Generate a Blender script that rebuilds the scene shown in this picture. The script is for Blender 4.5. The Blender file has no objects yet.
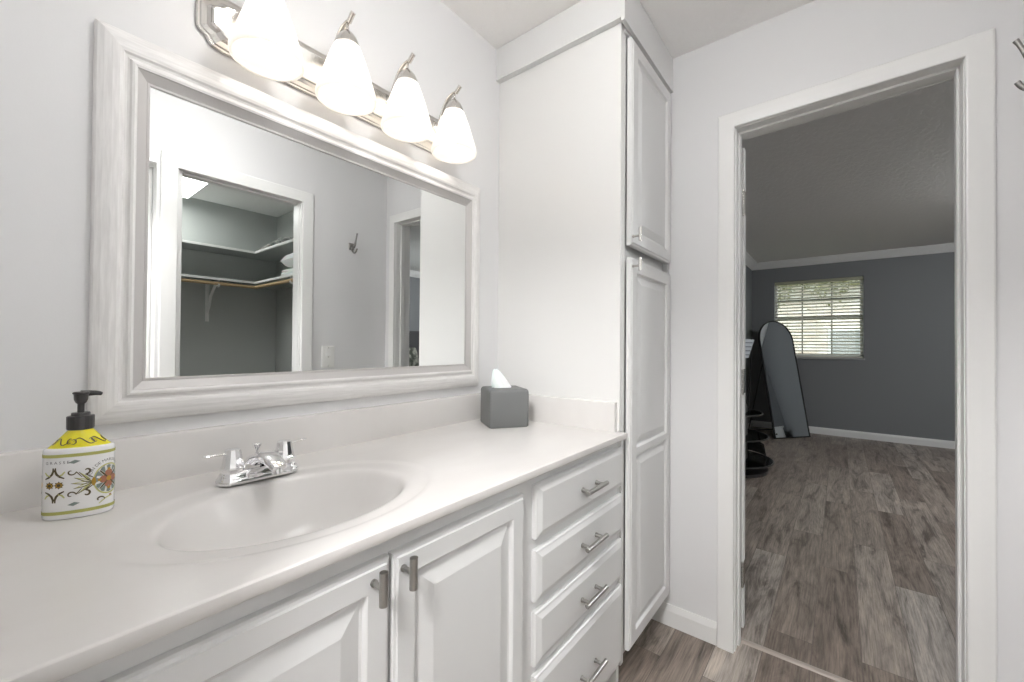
import bpy, math, random
from mathutils import Vector, Matrix
random.seed(7)
PI = math.pi
sc = bpy.context.scene
COL = sc.collection

# ------------------------------------------------------------------ camera, world, lights, exposure
cam_data = bpy.data.cameras.new('camera')
cam = bpy.data.objects.new('camera', cam_data)
COL.objects.link(cam)
sc.camera = cam
cam_data.sensor_width = 36.0
cam_data.lens = 414.0513 / 1024 * 36
cam_data.clip_start = 0.008
cam_data.clip_end = 200
_th, _pt, _rl = math.radians(38.3892), math.radians(.5694), math.radians(-.4385)
_f = Vector((math.cos(_th)*math.cos(_pt), math.sin(_th)*math.cos(_pt), math.sin(_pt)))
_r0 = Vector((math.sin(_th), -math.cos(_th), 0))
_u0 = _r0.cross(_f)
_r = _r0*math.cos(_rl) - (_u0*math.sin(_rl))*1.0
_r = _r0*math.cos(_rl) - _u0*math.sin(_rl)
_u = _r.cross(_f)
cam.matrix_world = Matrix(((_r.x, _u.x, -_f.x, 0), (_r.y, _u.y, -_f.y, 0), (_r.z, _u.z, -_f.z, 1.193), (0, 0, 0, 1)))

world = bpy.data.worlds.new('world')
sc.world = world
world.use_nodes = True
bg = world.node_tree.nodes['Background']
bg.inputs[0].default_value = (0.95, 0.97, 1.0, 1)
bg.inputs[1].default_value = 2.2

sun_d = bpy.data.lights.new('sun', 'SUN')
sun_d.energy = 2.5
sun_d.angle = math.radians(3)
sun_d.color = (1.0, .95, .86)
sun = bpy.data.objects.new('sun', sun_d)
sun.rotation_euler = (math.radians(48), 0, math.radians(-60))
COL.objects.link(sun)

sc.view_settings.view_transform = 'Standard'
sc.view_settings.look = 'None'
sc.view_settings.gamma = 1.0
sc.view_settings.use_curve_mapping = False
sc.view_settings.exposure = 0.31
try:
    sc.cycles.max_bounces = 10
    sc.cycles.diffuse_bounces = 6
    sc.cycles.glossy_bounces = 5
    sc.cycles.transmission_bounces = 6
    sc.cycles.caustics_reflective = False
    sc.cycles.caustics_refractive = False
    sc.cycles.sample_clamp_indirect = 6.0
    sc.cycles.use_denoising = True
except Exception:
    pass

BULB_E = 14.5        # radiance of the vanity bulbs
BATH_FILL_E = 37.0        # radiance of the added, unseen fill domes
HALL_FILL_E = 205.0
BED_FILL_E = 130.0
CLOSET_E = 9.0
SHADE_E = 0.10

# ------------------------------------------------------------------ materials
def new_mat(name):
    m = bpy.data.materials.new(name)
    m.use_nodes = True
    return m, m.node_tree, m.node_tree.nodes['Principled BSDF']

def setin(b, names, v):
    for n in names:
        if n in b.inputs:
            b.inputs[n].default_value = v
            return

def bump_noise(nt, b, scale, strength, dist=0.002, detail=3, stretch=None, kind='noise', lo=None, hi=None):
    tc = nt.nodes.new('ShaderNodeTexCoord')
    mp = nt.nodes.new('ShaderNodeMapping')
    if stretch:
        mp.inputs['Scale'].default_value = stretch
    nt.links.new(tc.outputs['Object'], mp.inputs['Vector'])
    n = nt.nodes.new('ShaderNodeTexNoise')
    n.inputs['Scale'].default_value = scale
    n.inputs['Detail'].default_value = detail
    nt.links.new(mp.outputs['Vector'], n.inputs['Vector'])
    src = n.outputs['Fac']
    if lo is not None:
        r = nt.nodes.new('ShaderNodeMapRange')
        r.inputs['From Min'].default_value = lo
        r.inputs['From Max'].default_value = hi
        nt.links.new(src, r.inputs['Value'])
        src = r.outputs['Result']
    bp = nt.nodes.new('ShaderNodeBump')
    bp.inputs['Strength'].default_value = strength
    bp.inputs['Distance'].default_value = dist
    nt.links.new(src, bp.inputs['Height'])
    nt.links.new(bp.outputs['Normal'], b.inputs['Normal'])
    return n

def mat(name, col, rough=.5, metal=0, bump=None, coat=0, spec=.5, **k):
    m, nt, b = new_mat(name)
    b.inputs['Base Color'].default_value = (*col, 1)
    b.inputs['Roughness'].default_value = rough
    b.inputs['Metallic'].default_value = metal
    setin(b, ['Specular IOR Level', 'Specular'], spec)
    if coat:
        setin(b, ['Coat Weight'], coat)
        setin(b, ['Coat Roughness'], .05)
    if bump:
        bump_noise(nt, b, *bump, **k)
    return m

def noise_mix(m, c1, c2, scale, stretch=(1, 1, 1), lo=.35, hi=.65, detail=4, rough=.55):
    nt = m.node_tree
    b = nt.nodes['Principled BSDF']
    tc = nt.nodes.new('ShaderNodeTexCoord')
    mp = nt.nodes.new('ShaderNodeMapping')
    mp.inputs['Scale'].default_value = stretch
    nt.links.new(tc.outputs['Object'], mp.inputs['Vector'])
    n = nt.nodes.new('ShaderNodeTexNoise')
    n.inputs['Scale'].default_value = scale
    n.inputs['Detail'].default_value = detail
    n.inputs['Roughness'].default_value = rough
    nt.links.new(mp.outputs['Vector'], n.inputs['Vector'])
    r = nt.nodes.new('ShaderNodeValToRGB')
    r.color_ramp.elements[0].position = lo
    r.color_ramp.elements[0].color = (*c1, 1)
    r.color_ramp.elements[1].position = hi
    r.color_ramp.elements[1].color = (*c2, 1)
    nt.links.new(n.outputs['Fac'], r.inputs['Fac'])
    nt.links.new(r.outputs['Color'], b.inputs['Base Color'])

M = {}
M['wall'] = mat('pale_grey_wall_paint', (.72, .72, .725), .55, bump=(260, .08, .001))
M['greywall'] = mat('slate_grey_wall_paint', (.20, .208, .216), .6, bump=(260, .08, .001))
M['closetwall'] = mat('grey_green_wall_paint', (.52, .54, .53), .6, bump=(260, .08, .001))
M['trim'] = mat('white_trim_paint', (.80, .80, .79), .32)
M['cab'] = mat('white_cabinet_paint', (.700, .702, .700), .32, bump=(60, .03, .001))
M['cabside'] = mat('white_cabinet_side_paint', (.75, .75, .74), .26, bump=(14, .06, .004))
M['ceil'] = mat('knockdown_ceiling', (.92, .91, .90), .95, spec=.1, bump=(16, .24, .004), detail=5, stretch=(1, 2.2, 1), lo=.46, hi=.56)
M['counter'] = mat('cultured_marble', (.80, .785, .765), .25, spec=.4)
noise_mix(M['counter'], (.655, .636, .620), (.685, .670, .655), 3.5, (1, 2, 1), .35, .65)
M['nickel'] = mat('brushed_nickel', (.43, .42, .40), .30, 1, bump=(40, .05, .001), stretch=(1, 1, 30))
M['nickelp'] = mat('satin_nickel', (.66, .64, .61), .20, 1)
M['chrome'] = mat('polished_chrome', (.86, .86, .87), .05, 1)
M['mirror'] = mat('mirror_glass', (.90, .915, .91), .0, 1)
M['mirrord'] = mat('floor_mirror_glass', (.85, .9, .92), .02, 1)
M['black'] = mat('black_metal', (.012, .012, .012), .4)
M['blackp'] = mat('black_plastic', (.035, .033, .033), .28)
M['silver'] = mat('silver_liner', (.50, .485, .478), .45, .12)
M['hook'] = mat('dark_nickel', (.30, .29, .28), .35, 1)
M['plate'] = mat('white_plastic', (.78, .78, .76), .3)
M['greybox'] = mat('grey_matte_ceramic', (.155, .16, .16), .5)
M['tissue'] = mat('tissue_paper', (.9, .9, .9), .9)
setin(M['tissue'].node_tree.nodes['Principled BSDF'], ['Subsurface Weight'], .2)
M['bottle'] = mat('white_glazed_ceramic', (.84, .84, .84), .12, coat=.5)
M['yellow'] = mat('yellow_glaze', (.80, .72, .03), .14, coat=.5)
M['olive'] = mat('olive_glaze', (.42, .42, .13), .2)
M['dkbrown'] = mat('dark_brown_print', (.09, .07, .03), .3)
M['gold'] = mat('ochre_print', (.42, .25, .03), .3)
M['greyprint'] = mat('grey_green_print', (.22, .27, .25), .3)
M['rust'] = mat('rust_print', (.33, .14, .09), .3)
M['slate'] = mat('slate_print', (.20, .24, .27), .3)
M['lime'] = mat('pale_olive_print', (.50, .50, .20), .3)
M['txt'] = mat('ink_print', (.12, .12, .12), .4)
M['wood_rod'] = mat('pine_rod', (.52, .38, .22), .4)
M['closetwhite'] = mat('white_shelf', (.90, .90, .89), .4)
M['shelfshade'] = mat('shaded_shelf_grey', (.44, .46, .45), .6)  # grey stands for the shade under the white shelves
M['dark'] = mat('dark_void', (.02, .02, .02), .8)
M['gap'] = mat('shadow_gap_caulk', (.25, .24, .22), .8)

def emis(name, col, s):
    m = bpy.data.materials.new(name)
    m.use_nodes = True
    nt = m.node_tree
    nt.nodes.clear()
    e = nt.nodes.new('ShaderNodeEmission')
    e.inputs[0].default_value = (*col, 1)
    e.inputs[1].default_value = s
    o = nt.nodes.new('ShaderNodeOutputMaterial')
    nt.links.new(e.outputs[0], o.inputs[0])
    return m
M['bulb'] = emis('glowing_bulb', (1, .965, .92), BULB_E)
M['dbath'] = emis('fill_dome_bathroom', (1, .99, .98), BATH_FILL_E)
M['dhall'] = emis('fill_dome_hall', (1, .99, .98), HALL_FILL_E)
M['dbed'] = emis('fill_dome_bedroom', (.97, .985, 1), BED_FILL_E)
M['dclo'] = emis('lit_closet_panel', (.98, 1, .96), CLOSET_E)

def shade_mat():
    m = bpy.data.materials.new('frosted_glass_shade')
    m.use_nodes = True
    nt = m.node_tree
    nt.nodes.clear()
    tr = nt.nodes.new('ShaderNodeBsdfTranslucent')
    tr.inputs[0].default_value = (.90, .87, .83, 1)
    df = nt.nodes.new('ShaderNodeBsdfDiffuse')
    df.inputs[0].default_value = (.85, .83, .8, 1)
    mx = nt.nodes.new('ShaderNodeMixShader')
    mx.inputs[0].default_value = .28
    nt.links.new(tr.outputs[0], mx.inputs[1])
    nt.links.new(df.outputs[0], mx.inputs[2])
    e = nt.nodes.new('ShaderNodeEmission')
    e.inputs[0].default_value = (1, .945, .89, 1)
    e.inputs[1].default_value = SHADE_E
    ad = nt.nodes.new('ShaderNodeAddShader')
    nt.links.new(mx.outputs[0], ad.inputs[0])
    nt.links.new(e.outputs[0], ad.inputs[1])
    o = nt.nodes.new('ShaderNodeOutputMaterial')
    nt.links.new(ad.outputs[0], o.inputs[0])
    return m
M['shade'] = shade_mat()

def glass_mat(name, col=(.9, .95, .95), fac=.9):
    m = bpy.data.materials.new(name)
    m.use_nodes = True
    nt = m.node_tree
    nt.nodes.clear()
    t = nt.nodes.new('ShaderNodeBsdfTransparent')
    t.inputs[0].default_value = (*col, 1)
    g = nt.nodes.new('ShaderNodeBsdfGlossy')
    g.inputs['Roughness'].default_value = .02
    mx = nt.nodes.new('ShaderNodeMixShader')
    mx.inputs[0].default_value = 1 - fac
    nt.links.new(t.outputs[0], mx.inputs[1])
    nt.links.new(g.outputs[0], mx.inputs[2])
    o = nt.nodes.new('ShaderNodeOutputMaterial')
    nt.links.new(mx.outputs[0], o.inputs[0])
    return m
M['pane'] = glass_mat('window_glass')
M['smoked'] = glass_mat('smoked_glass', (.30, .32, .33), .72)

def frame_mat(name, stretch):
    m = mat(name, (.7, .68, .66), .5)
    noise_mix(m, (.735, .725, .715), (.81, .80, .79), 30, stretch, .40, .62, 5)
    return m
M['framev'] = frame_mat('whitewashed_wood_upright', (6, 6, .5))
M['frameh'] = frame_mat('whitewashed_wood_rail', (.5, 6, 6))

def floor_mat():
    m, nt, b = new_mat('weathered_plank_floor')
    N, L = nt.nodes, nt.links
    tc = N.new('ShaderNodeTexCoord')
    mp = N.new('ShaderNodeMapping')
    mp.inputs['Location'].default_value = (.37, .065, 0)
    L.new(tc.outputs['Object'], mp.inputs['Vector'])
    br = N.new('ShaderNodeTexBrick')
    br.offset = .37
    br.offset_frequency = 2
    br.inputs['Color1'].default_value = (0, 0, 0, 1)
    br.inputs['Color2'].default_value = (1, 1, 1, 1)
    br.inputs['Mortar'].default_value = (.5, .5, .5, 1)
    br.inputs['Scale'].default_value = 1
    br.inputs['Mortar Size'].default_value = .0012
    br.inputs['Mortar Smooth'].default_value = .2
    br.inputs['Bias'].default_value = 0
    br.inputs['Brick Width'].default_value = 1.22
    br.inputs['Row Height'].default_value = .152
    L.new(mp.outputs['Vector'], br.inputs['Vector'])
    # per-plank offset of the grain
    sc_ = N.new('ShaderNodeVectorMath'); sc_.operation = 'SCALE'
    sc_.inputs['Scale'].default_value = 17.3
    L.new(br.outputs['Color'], sc_.inputs[0])
    ad = N.new('ShaderNodeVectorMath'); ad.operation = 'ADD'
    L.new(mp.outputs['Vector'], ad.inputs[0])
    L.new(sc_.outputs[0], ad.inputs[1])
    def noise(scale, stretch, detail=6, rough=.6, dist=0):
        q = N.new('ShaderNodeMapping'); q.inputs['Scale'].default_value = stretch
        L.new(ad.outputs[0], q.inputs['Vector'])
        n = N.new('ShaderNodeTexNoise')
        n.inputs['Scale'].default_value = scale
        n.inputs['Detail'].default_value = detail
        n.inputs['Roughness'].default_value = rough
        n.inputs['Distortion'].default_value = dist
        L.new(q.outputs[0], n.inputs['Vector'])
        return n
    def ramp(src, els):
        r = N.new('ShaderNodeValToRGB')
        r.color_ramp.elements[0].position = els[0][0]; r.color_ramp.elements[0].color = (*els[0][1], 1)
        r.color_ramp.elements[1].position = els[-1][0]; r.color_ramp.elements[1].color = (*els[-1][1], 1)
        for p, c in els[1:-1]:
            e = r.color_ramp.elements.new(p); e.color = (*c, 1)
        L.new(src, r.inputs['Fac'])
        return r
    def mix(a, b_, f, mode='MIX'):
        x = N.new('ShaderNodeMix'); x.data_type = 'RGBA'; x.blend_type = mode
        if isinstance(f, float): x.inputs[0].default_value = f
        else: L.new(f, x.inputs[0])
        L.new(a, x.inputs[6]); L.new(b_, x.inputs[7])
        return x.outputs[2]
    base = ramp(br.outputs['Color'], [(0, (.235, .190, .160)), (.35, (.285, .238, .203)), (.7, (.345, .295, .255)), (1, (.42, .378, .34))])
    patch = noise(2.2, (1, 6.0, 1), 9, .70, .8)
    dark = ramp(patch.outputs['Fac'], [(.36, (.38, .365, .355)), (.455, (.78, .78, .78)), (.55, (1, 1, 1)), (.66, (1.22, 1.20, 1.16))])
    c = mix(base.outputs[0], dark.outputs[0], 1.0, 'MULTIPLY')
    grain = noise(7, (1, 24, 1), 8, .68)
    g = ramp(grain.outputs['Fac'], [(.33, (.55, .54, .53)), (.5, (.98, .98, .98)), (.67, (1.32, 1.31, 1.30))])
    c = mix(c, g.outputs[0], .9, 'MULTIPLY')
    mr = N.new('ShaderNodeMath'); mr.operation = 'MULTIPLY'; mr.inputs[1].default_value = .6
    L.new(br.outputs['Fac'], mr.inputs[0])
    dk = N.new('ShaderNodeRGB'); dk.outputs[0].default_value = (.05, .042, .038, 1)
    c = mix(c, dk.outputs[0], mr.outputs[0])
    L.new(c, b.inputs['Base Color'])
    b.inputs['Roughness'].default_value = .42
    bp = N.new('ShaderNodeBump'); bp.inputs['Strength'].default_value = .25; bp.inputs['Distance'].default_value = .001
    L.new(grain.outputs['Fac'], bp.inputs['Height'])
    L.new(bp.outputs[0], b.inputs['Normal'])
    return m
M['floor'] = floor_mat()

# ------------------------------------------------------------------ mesh helpers
def wloc(o):
    v = Vector((0, 0, 0))
    while o is not None:
        v += o.location
        o = o.parent
    return v

class MB:
    def __init__(s):
        s.v, s.f, s.m = [], [], []
        s.mi = 0
    def add(s, vs, fs):
        n = len(s.v)
        s.v += [tuple(p) for p in vs]
        s.f += [tuple(i + n for i in f) for f in fs]
        s.m += [s.mi] * len(fs)
        return s
    def box(s, x0, x1, y0, y1, z0, z1, b=0.0):
        if b <= 0:
            vs = [(x, y, z) for x in (x0, x1) for y in (y0, y1) for z in (z0, z1)]
            fs = [(0, 1, 3, 2), (4, 6, 7, 5), (0, 4, 5, 1), (2, 3, 7, 6), (0, 2, 6, 4), (1, 5, 7, 3)]
            return s.add(vs, fs)
        vs, idx = [], {}
        for ix, x in enumerate((x0, x1)):
            for iy, y in enumerate((y0, y1)):
                for iz, z in enumerate((z0, z1)):
                    sx, sy, sz = (b if ix == 0 else -b), (b if iy == 0 else -b), (b if iz == 0 else -b)
                    for a, p in enumerate(((x, y + sy, z + sz), (x + sx, y, z + sz), (x + sx, y + sy, z))):
                        idx[ix, iy, iz, a] = len(vs); vs.append(p)
        fs = []
        for i in (0, 1):
            fs.append([idx[i, 0, 0, 0], idx[i, 1, 0, 0], idx[i, 1, 1, 0], idx[i, 0, 1, 0]])
            fs.append([idx[0, i, 0, 1], idx[1, i, 0, 1], idx[1, i, 1, 1], idx[0, i, 1, 1]])
            fs.append([idx[0, 0, i, 2], idx[1, 0, i, 2], idx[1, 1, i, 2], idx[0, 1, i, 2]])
        for i in (0, 1):
            for j in (0, 1):
                fs.append([idx[i, j, 0, 0], idx[i, j, 1, 0], idx[i, j, 1, 1], idx[i, j, 0, 1]])
                fs.append([idx[i, 0, j, 0], idx[i, 1, j, 0], idx[i, 1, j, 2], idx[i, 0, j, 2]])
                fs.append([idx[0, i, j, 1], idx[1, i, j, 1], idx[1, i, j, 2], idx[0, i, j, 2]])
                for k in (0, 1):
                    fs.append([idx[i, j, k, 0], idx[i, j, k, 1], idx[i, j, k, 2]])
        fs = fs[:18] + [f for f in fs[18:]]
        return s.add(vs, fs)
    def prism(s, pts, fn0, fn1, cap=True):
        n = len(pts)
        vs = [fn0(p) for p in pts] + [fn1(p) for p in pts]
        fs = [(i, (i + 1) % n, n + (i + 1) % n, n + i) for i in range(n)]
        if cap:
            fs += [tuple(range(n))[::-1], tuple(range(n, 2 * n))]
        return s.add(vs, fs)
    def tube(s, pts, r, n=12, cap=True, closed=False, flat=1.0, up=None):
        pts = [Vector(p) for p in pts]
        R = r if isinstance(r, (list, tuple)) else [r] * len(pts)
        vs, fs = [], []
        nrm = None
        m = len(pts)
        for i, p in enumerate(pts):
            if closed:
                t = (pts[(i + 1) % m] - pts[i - 1]).normalized()
            else:
                t = (pts[min(i + 1, m - 1)] - pts[max(i - 1, 0)]).normalized()
            if nrm is None:
                a = Vector(up) if up else (Vector((0, 0, 1)) if abs(t.z) < .9 else Vector((1, 0, 0)))
                nrm = (a - t * a.dot(t)).normalized()
            else:
                nrm = (nrm - t * nrm.dot(t)).normalized()
            bn = t.cross(nrm)
            for k in range(n):
                an = 2 * PI * k / n
                vs.append(p + nrm * math.cos(an) * R[i] + bn * math.sin(an) * R[i] * flat)
        seg = m if closed else m - 1
        for i in range(seg):
            for k in range(n):
                a, b_ = i * n + k, i * n + (k + 1) % n
                j = ((i + 1) % m) * n
                fs.append((a, b_, j + (k + 1) % n, j + k))
        if cap and not closed:
            fs.append(tuple(range(n))[::-1])
            fs.append(tuple((m - 1) * n + k for k in range(n)))
        return s.add(vs, fs)
    def cyl(s, a, b, r, n=20, r2=None):
        return s.tube([a, b], [r, r if r2 is None else r2], n)
    def lathe(s, prof, c=(0, 0, 0), n=40, axis=None, cap0=True, cap1=True, closed=False):
        # prof: (r, z); axis: rotation matrix
        R = axis or Matrix.Identity(3)
        c = Vector(c)
        vs, fs = [], []
        for r, z in prof:
            for k in range(n):
                an = 2 * PI * k / n
                vs.append(c + R @ Vector((r * math.cos(an), r * math.sin(an), z)))
        m = len(prof)
        for i in range(m if closed else m - 1):
            for k in range(n):
                j = ((i + 1) % m) * n
                fs.append((i * n + k, i * n + (k + 1) % n, j + (k + 1) % n, j + k))
        if not closed:
            if cap0: fs.append(tuple(range(n))[::-1])
            if cap1: fs.append(tuple((m - 1) * n + k for k in range(n)))
        return s.add(vs, fs)
    def loops(s, rings, cap0=False, cap1=True):
        n = len(rings[0])
        vs = [p for r in rings for p in r]
        fs = []
        for i in range(len(rings) - 1):
            for k in range(n):
                fs.append((i * n + k, i * n + (k + 1) % n, (i + 1) * n + (k + 1) % n, (i + 1) * n + k))
        if cap0: fs.append(tuple(range(n))[::-1])
        if cap1: fs.append(tuple((len(rings) - 1) * n + k for k in range(n)))
        return s.add(vs, fs)
    def panel(s, x0, x1, z0, z1, y, prof):
        """nested rectangles in a plane facing -Y: prof = (inset, depth towards -Y)"""
        rings = []
        for i, d in prof:
            rings.append([(x0 + i, y - d, z0 + i), (x1 - i, y - d, z0 + i), (x1 - i, y - d, z1 - i), (x0 + i, y - d, z1 - i)])
        return s.loops(rings)
    def build(s, name, m, parent=None, smooth=False, origin=None, angle=35):
        o_ = Vector(origin) if origin else Vector((0, 0, 0))
        base = wloc(parent) + o_ if parent is not None else o_
        me = bpy.data.meshes.new(name)
        me.from_pydata([tuple(Vector(p) - base) for p in s.v], [], s.f)
        ms = m if isinstance(m, (list, tuple)) else [m]
        for q in ms: me.materials.append(q)
        if len(ms) > 1:
            me.polygons.foreach_set('material_index', s.m)
        import bmesh
        bm = bmesh.new(); bm.from_mesh(me)
        bmesh.ops.recalc_face_normals(bm, faces=bm.faces)
        if smooth:
            for f in bm.faces: f.smooth = True
            for e in bm.edges:
                if len(e.link_faces) == 2 and e.calc_face_angle(0) > math.radians(angle):
                    e.smooth = False
        bm.to_mesh(me); bm.free()
        me.update()
        ob = bpy.data.objects.new(name, me)
        if parent is not None:
            ob.parent = parent
            ob.location = o_
        else:
            ob.location = o_
        COL.objects.link(ob)
        return ob

def tag(o, label=None, cat=None, group=None, kind=None):
    if label: o['label'] = label
    if cat: o['category'] = cat
    if group: o['group'] = group
    if kind: o['kind'] = kind
    return o

def thing(name, loc, label, cat, group=None):
    o = bpy.data.objects.new(name, None)
    o.empty_display_size = .05
    o.location = loc
    COL.objects.link(o)
    return tag(o, label, cat, group)

def struct(o):
    o['kind'] = 'structure'
    return o

def sroot(name, loc=(0, 0, 0)):
    o = bpy.data.objects.new(name, None)
    o.location = loc
    o['kind'] = 'structure'
    COL.objects.link(o)
    return o

# ------------------------------------------------------------------ numbers of the place
YW, XC, XD = 1.1353, 1.3345, 1.8269      # vanity wall, linen cabinet side, bedroom door wall
YR = -.412                                # wall with the closet door
XL = -.012                                # wall at the left end of the vanity
H = 2.44
YL_, YR_ = .322, -.293                  # bedroom door jamb faces
ZJL, ZJR = 2.0555, 2.0746                 # its head (out of level)
CX0, CX1, CZ = .592, 1.203, 2.083         # closet opening
def zhead(y, off=0.0):
    return ZJR + (ZJL - ZJR) * (y - YR_) / (YL_ - YR_) + off

# ------------------------------------------------------------------ shell
def wall_y(mb, y0, y1, x0, x1, ops=(), z1=H):
    """wall in the XZ plane between y0 and y1; ops = (xa, xb, za, zb)"""
    x = x0
    for a, b, za, zb in sorted(ops):
        if a > x: mb.box(x, a, y0, y1, 0, z1)
        if za > 0: mb.box(a, b, y0, y1, 0, za)
        mb.box(a, b, y0, y1, zb, z1)
        x = b
    if x < x1: mb.box(x, x1, y0, y1, 0, z1)
    return mb
def wall_x(mb, x0, x1, y0, y1, ops=(), z1=H):
    y = y0
    for a, b, za, zb in sorted(ops):
        if a > y: mb.box(x0, x1, y, a, 0, z1)
        if za > 0: mb.box(x0, x1, a, b, 0, za)
        mb.box(x0, x1, a, b, zb, z1)
        y = b
    if y < y1: mb.box(x0, x1, y, y1, 0, z1)
    return mb

struct(MB().box(-1.8, 1.911, -2.3, 1.25, -.1, 0).build('floor', M['floor']))
struct(MB().box(1.911, 7.25, -3.6, 1.25, -.1, 0).build('floor', M['floor']))
struct(MB().box(-1.9, 7.3, -3.6, 1.3, H, H + .1).build('ceiling', M['ceil']))
struct(wall_y(MB(), YW, YW + .12, -1.8, 1.885).build('wall_vanity', M['wall']))

# wall with the bedroom door (bathroom face and bedroom face)
for (xa, xb, y0, y1, m, n) in ((XD, 1.885, YR - .06, YW, M['wall'], 'wall_far'), (1.885, 1.94, -3.5, 1.04, M['greywall'], 'wall_bedroom_near')):
    mb = MB()
    mb.box(xa, xb, y0, YR_ - .018, 0, H)
    mb.box(xa, xb, YL_ + .018, y1, 0, H)
    mb.prism([(YR_ - .018, zhead(YR_, .018)), (YL_ + .018, zhead(YL_, .018)), (YL_ + .018, H), (YR_ - .018, H)],
             lambda p: (xa, p[0], p[1]), lambda p: (xb, p[0], p[1]))
    struct(mb.build(n, m))

DX0 = -.26
mb = wall_y(MB(), YR - .06, YR, XL, XD, [(DX0 - .018, .508, 0, CZ + .018), (CX0 - .018, CX1 + .018, 0, CZ + .018)])
struct(mb.build('wall_right', M['wall']))
mb = wall_y(MB(), YR - .10, YR - .06, -.3, 1.9, [(DX0 - .018, .508, 0, CZ + .018), (CX0 - .018, CX1 + .018, 0, CZ + .018)])
struct(mb.build('wall_closet_front', M['closetwall']))
struct(wall_y(MB(), -2.25, -2.13, -.3, 1.9).build('wall_closet_back', M['closetwall']))
struct(wall_x(MB(), 1.755, 1.885, -2.13, YR - .10).build('wall_closet_right', M['closetwall']))
struct(wall_x(MB(), -.3, -.2, -2.13, YR - .10).build('wall_closet_left', M['closetwall']))
# left wall with the doorway the camera stands in
struct(wall_x(MB(), XL - .11, XL, YR, YW, [(-.37, .42, 0, CZ)]).build('wall_left', M['wall']))
# hall behind
struct(wall_y(MB(), -1.4, -1.3, -1.8, -.3).build('wall_hall_right', M['wall']))
struct(wall_x(MB(), -1.9, -1.8, -1.4, YW + .1).build('wall_hall_back', M['wall']))
struct(wall_x(MB(), -.3, XL - .11, -1.4, YR - .10).build('wall_hall_closet', M['wall']))
# bedroom
WY0, WY1, WZ0, WZ1 = -.245, .757, 1.055, 2.14
XF = 7.13
struct(wall_x(MB(), XF, XF + .14, -3.5, 1.15, [(WY0, WY1, WZ0, WZ1)]).build('wall_bedroom_far', M['greywall']))
struct(wall_y(MB(), 1.04, 1.15, 1.885, XF).build('wall_bedroom_left', M['greywall']))
struct(wall_y(MB(), -3.6, -3.5, 1.885, XF, [(2.6, 3.9, .9, 2.1)]).build('wall_bedroom_right', M['greywall']))

# ------------------------------------------------------------------ door casing, jamb, stop of the bedroom door
def casing_profile(w, t=.017):
    return [(0, 0), (0, t * .8), (.0018, t * .95), (.005, t), (w * .5, t), (w * .93, t * .92), (w, t * .75), (w, 0)]
def rect_sweep(mb, prof, inner, fn):
    """mitred three-sided casing. inner = (a0, a1, ztopfn0, ztopfn1); fn(a, depth, z) -> point"""
    a0, a1, z0, z1 = inner
    n = len(prof)
    rings = []
    rings.append([fn(a0 - w, d, 0) for w, d in prof])
    rings.append([fn(a0 - w, d, z0 + w) for w, d in prof])
    rings.append([fn(a1 + w, d, z1 + w) for w, d in prof])
    rings.append([fn(a1 + w, d, 0) for w, d in prof])
    vs = [p for r in rings for p in r]
    fs = []
    for i in range(3):
        for k in range(n):
            fs.append((i * n + k, i * n + (k + 1) % n, (i + 1) * n + (k + 1) % n, (i + 1) * n + k))
    fs.append(tuple(range(n))[::-1]); fs.append(tuple(3 * n + k for k in range(n)))
    mb.add(vs, fs)

t1 = sroot('trim_1')
CW = .0600
mb = MB()
rect_sweep(mb, casing_profile(CW), (YR_ - .0025, YL_ + .0035, ZJR - .003, ZJL + .004), lambda a, d, z: (XD - d, a, z))
mb.build('casing', M['trim'], t1)
mb = MB()
rect_sweep(mb, casing_profile(CW), (YR_ - .0025, YL_ + .0035, ZJR - .003, ZJL + .004), lambda a, d, z: (1.94 + d, a, z))
mb.build('casing', M['trim'], t1)
mb = MB()
mb.box(XD, 1.94, YL_, YL_ + .018, 0, ZJL)
mb.box(XD, 1.94, YR_ - .018, YR_, 0, ZJR)
mb.prism([(YR_ - .018, ZJR), (YL_ + .018, ZJL), (YL_ + .018, ZJL + .018), (YR_ - .018, ZJR + .018)], lambda p: (XD, p[0], p[1]), lambda p: (1.94, p[0], p[1]))
mb.build('jamb', M['trim'], t1)
mb = MB()
sx0, sx1, sd = 1.866, 1.903, .008
def stop(pr, rot):
    pass
mb.box(sx0, sx1, YL_ - sd, YL_, 0, ZJL - .001, .003)
mb.box(sx0, sx1, YR_, YR_ + sd, 0, ZJR - .001, .003)
mb.prism([(YR_, ZJR - sd), (YL_, ZJL - sd), (YL_, ZJL), (YR_, ZJR)], lambda p: (sx0, p[0], p[1]), lambda p: (sx1, p[0], p[1]))
mb.build('door_stop', M['trim'], t1)

# threshold strip
mb = MB()
mb.prism([(1.897, 0), (1.900, .005), (1.906, .007), (1.916, .007), (1.924, .004), (1.926, 0)], lambda p: (p[0], YR_ + .001, p[1]), lambda p: (p[0], YL_ - .001, p[1]))
struct(mb.build('trim_2', mat('taupe_transition_strip', (.40, .35, .31), .35)))

# open bedroom door, folded back against the bedroom side
d1 = sroot('door_1', (1.962, YL_ + .002, 0))
mb = MB()
mb.box(1.962, 1.997, YL_ - .007, YL_ + .60, .022, 2.032, .0015)
mb.build('door_slab', M['trim'], d1)
for zc in (.25, 1.05, 1.80):
    mb = MB()
    for k in range(5):
        mb.cyl((1.953, YL_ - .004, zc - .05 + k * .02), (1.953, YL_ - .004, zc - .05 + k * .02 + .0185), .0058, 12)
    mb.cyl((1.953, YL_ - .004, zc - .056), (1.953, YL_ - .004, zc - .05), .004, 12)
    mb.box(1.945, 1.990, YL_ - .0085, YL_ - .0068, zc - .05, zc + .05)
    mb.build('hinge', M['nickelp'], d1, smooth=True)

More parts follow.
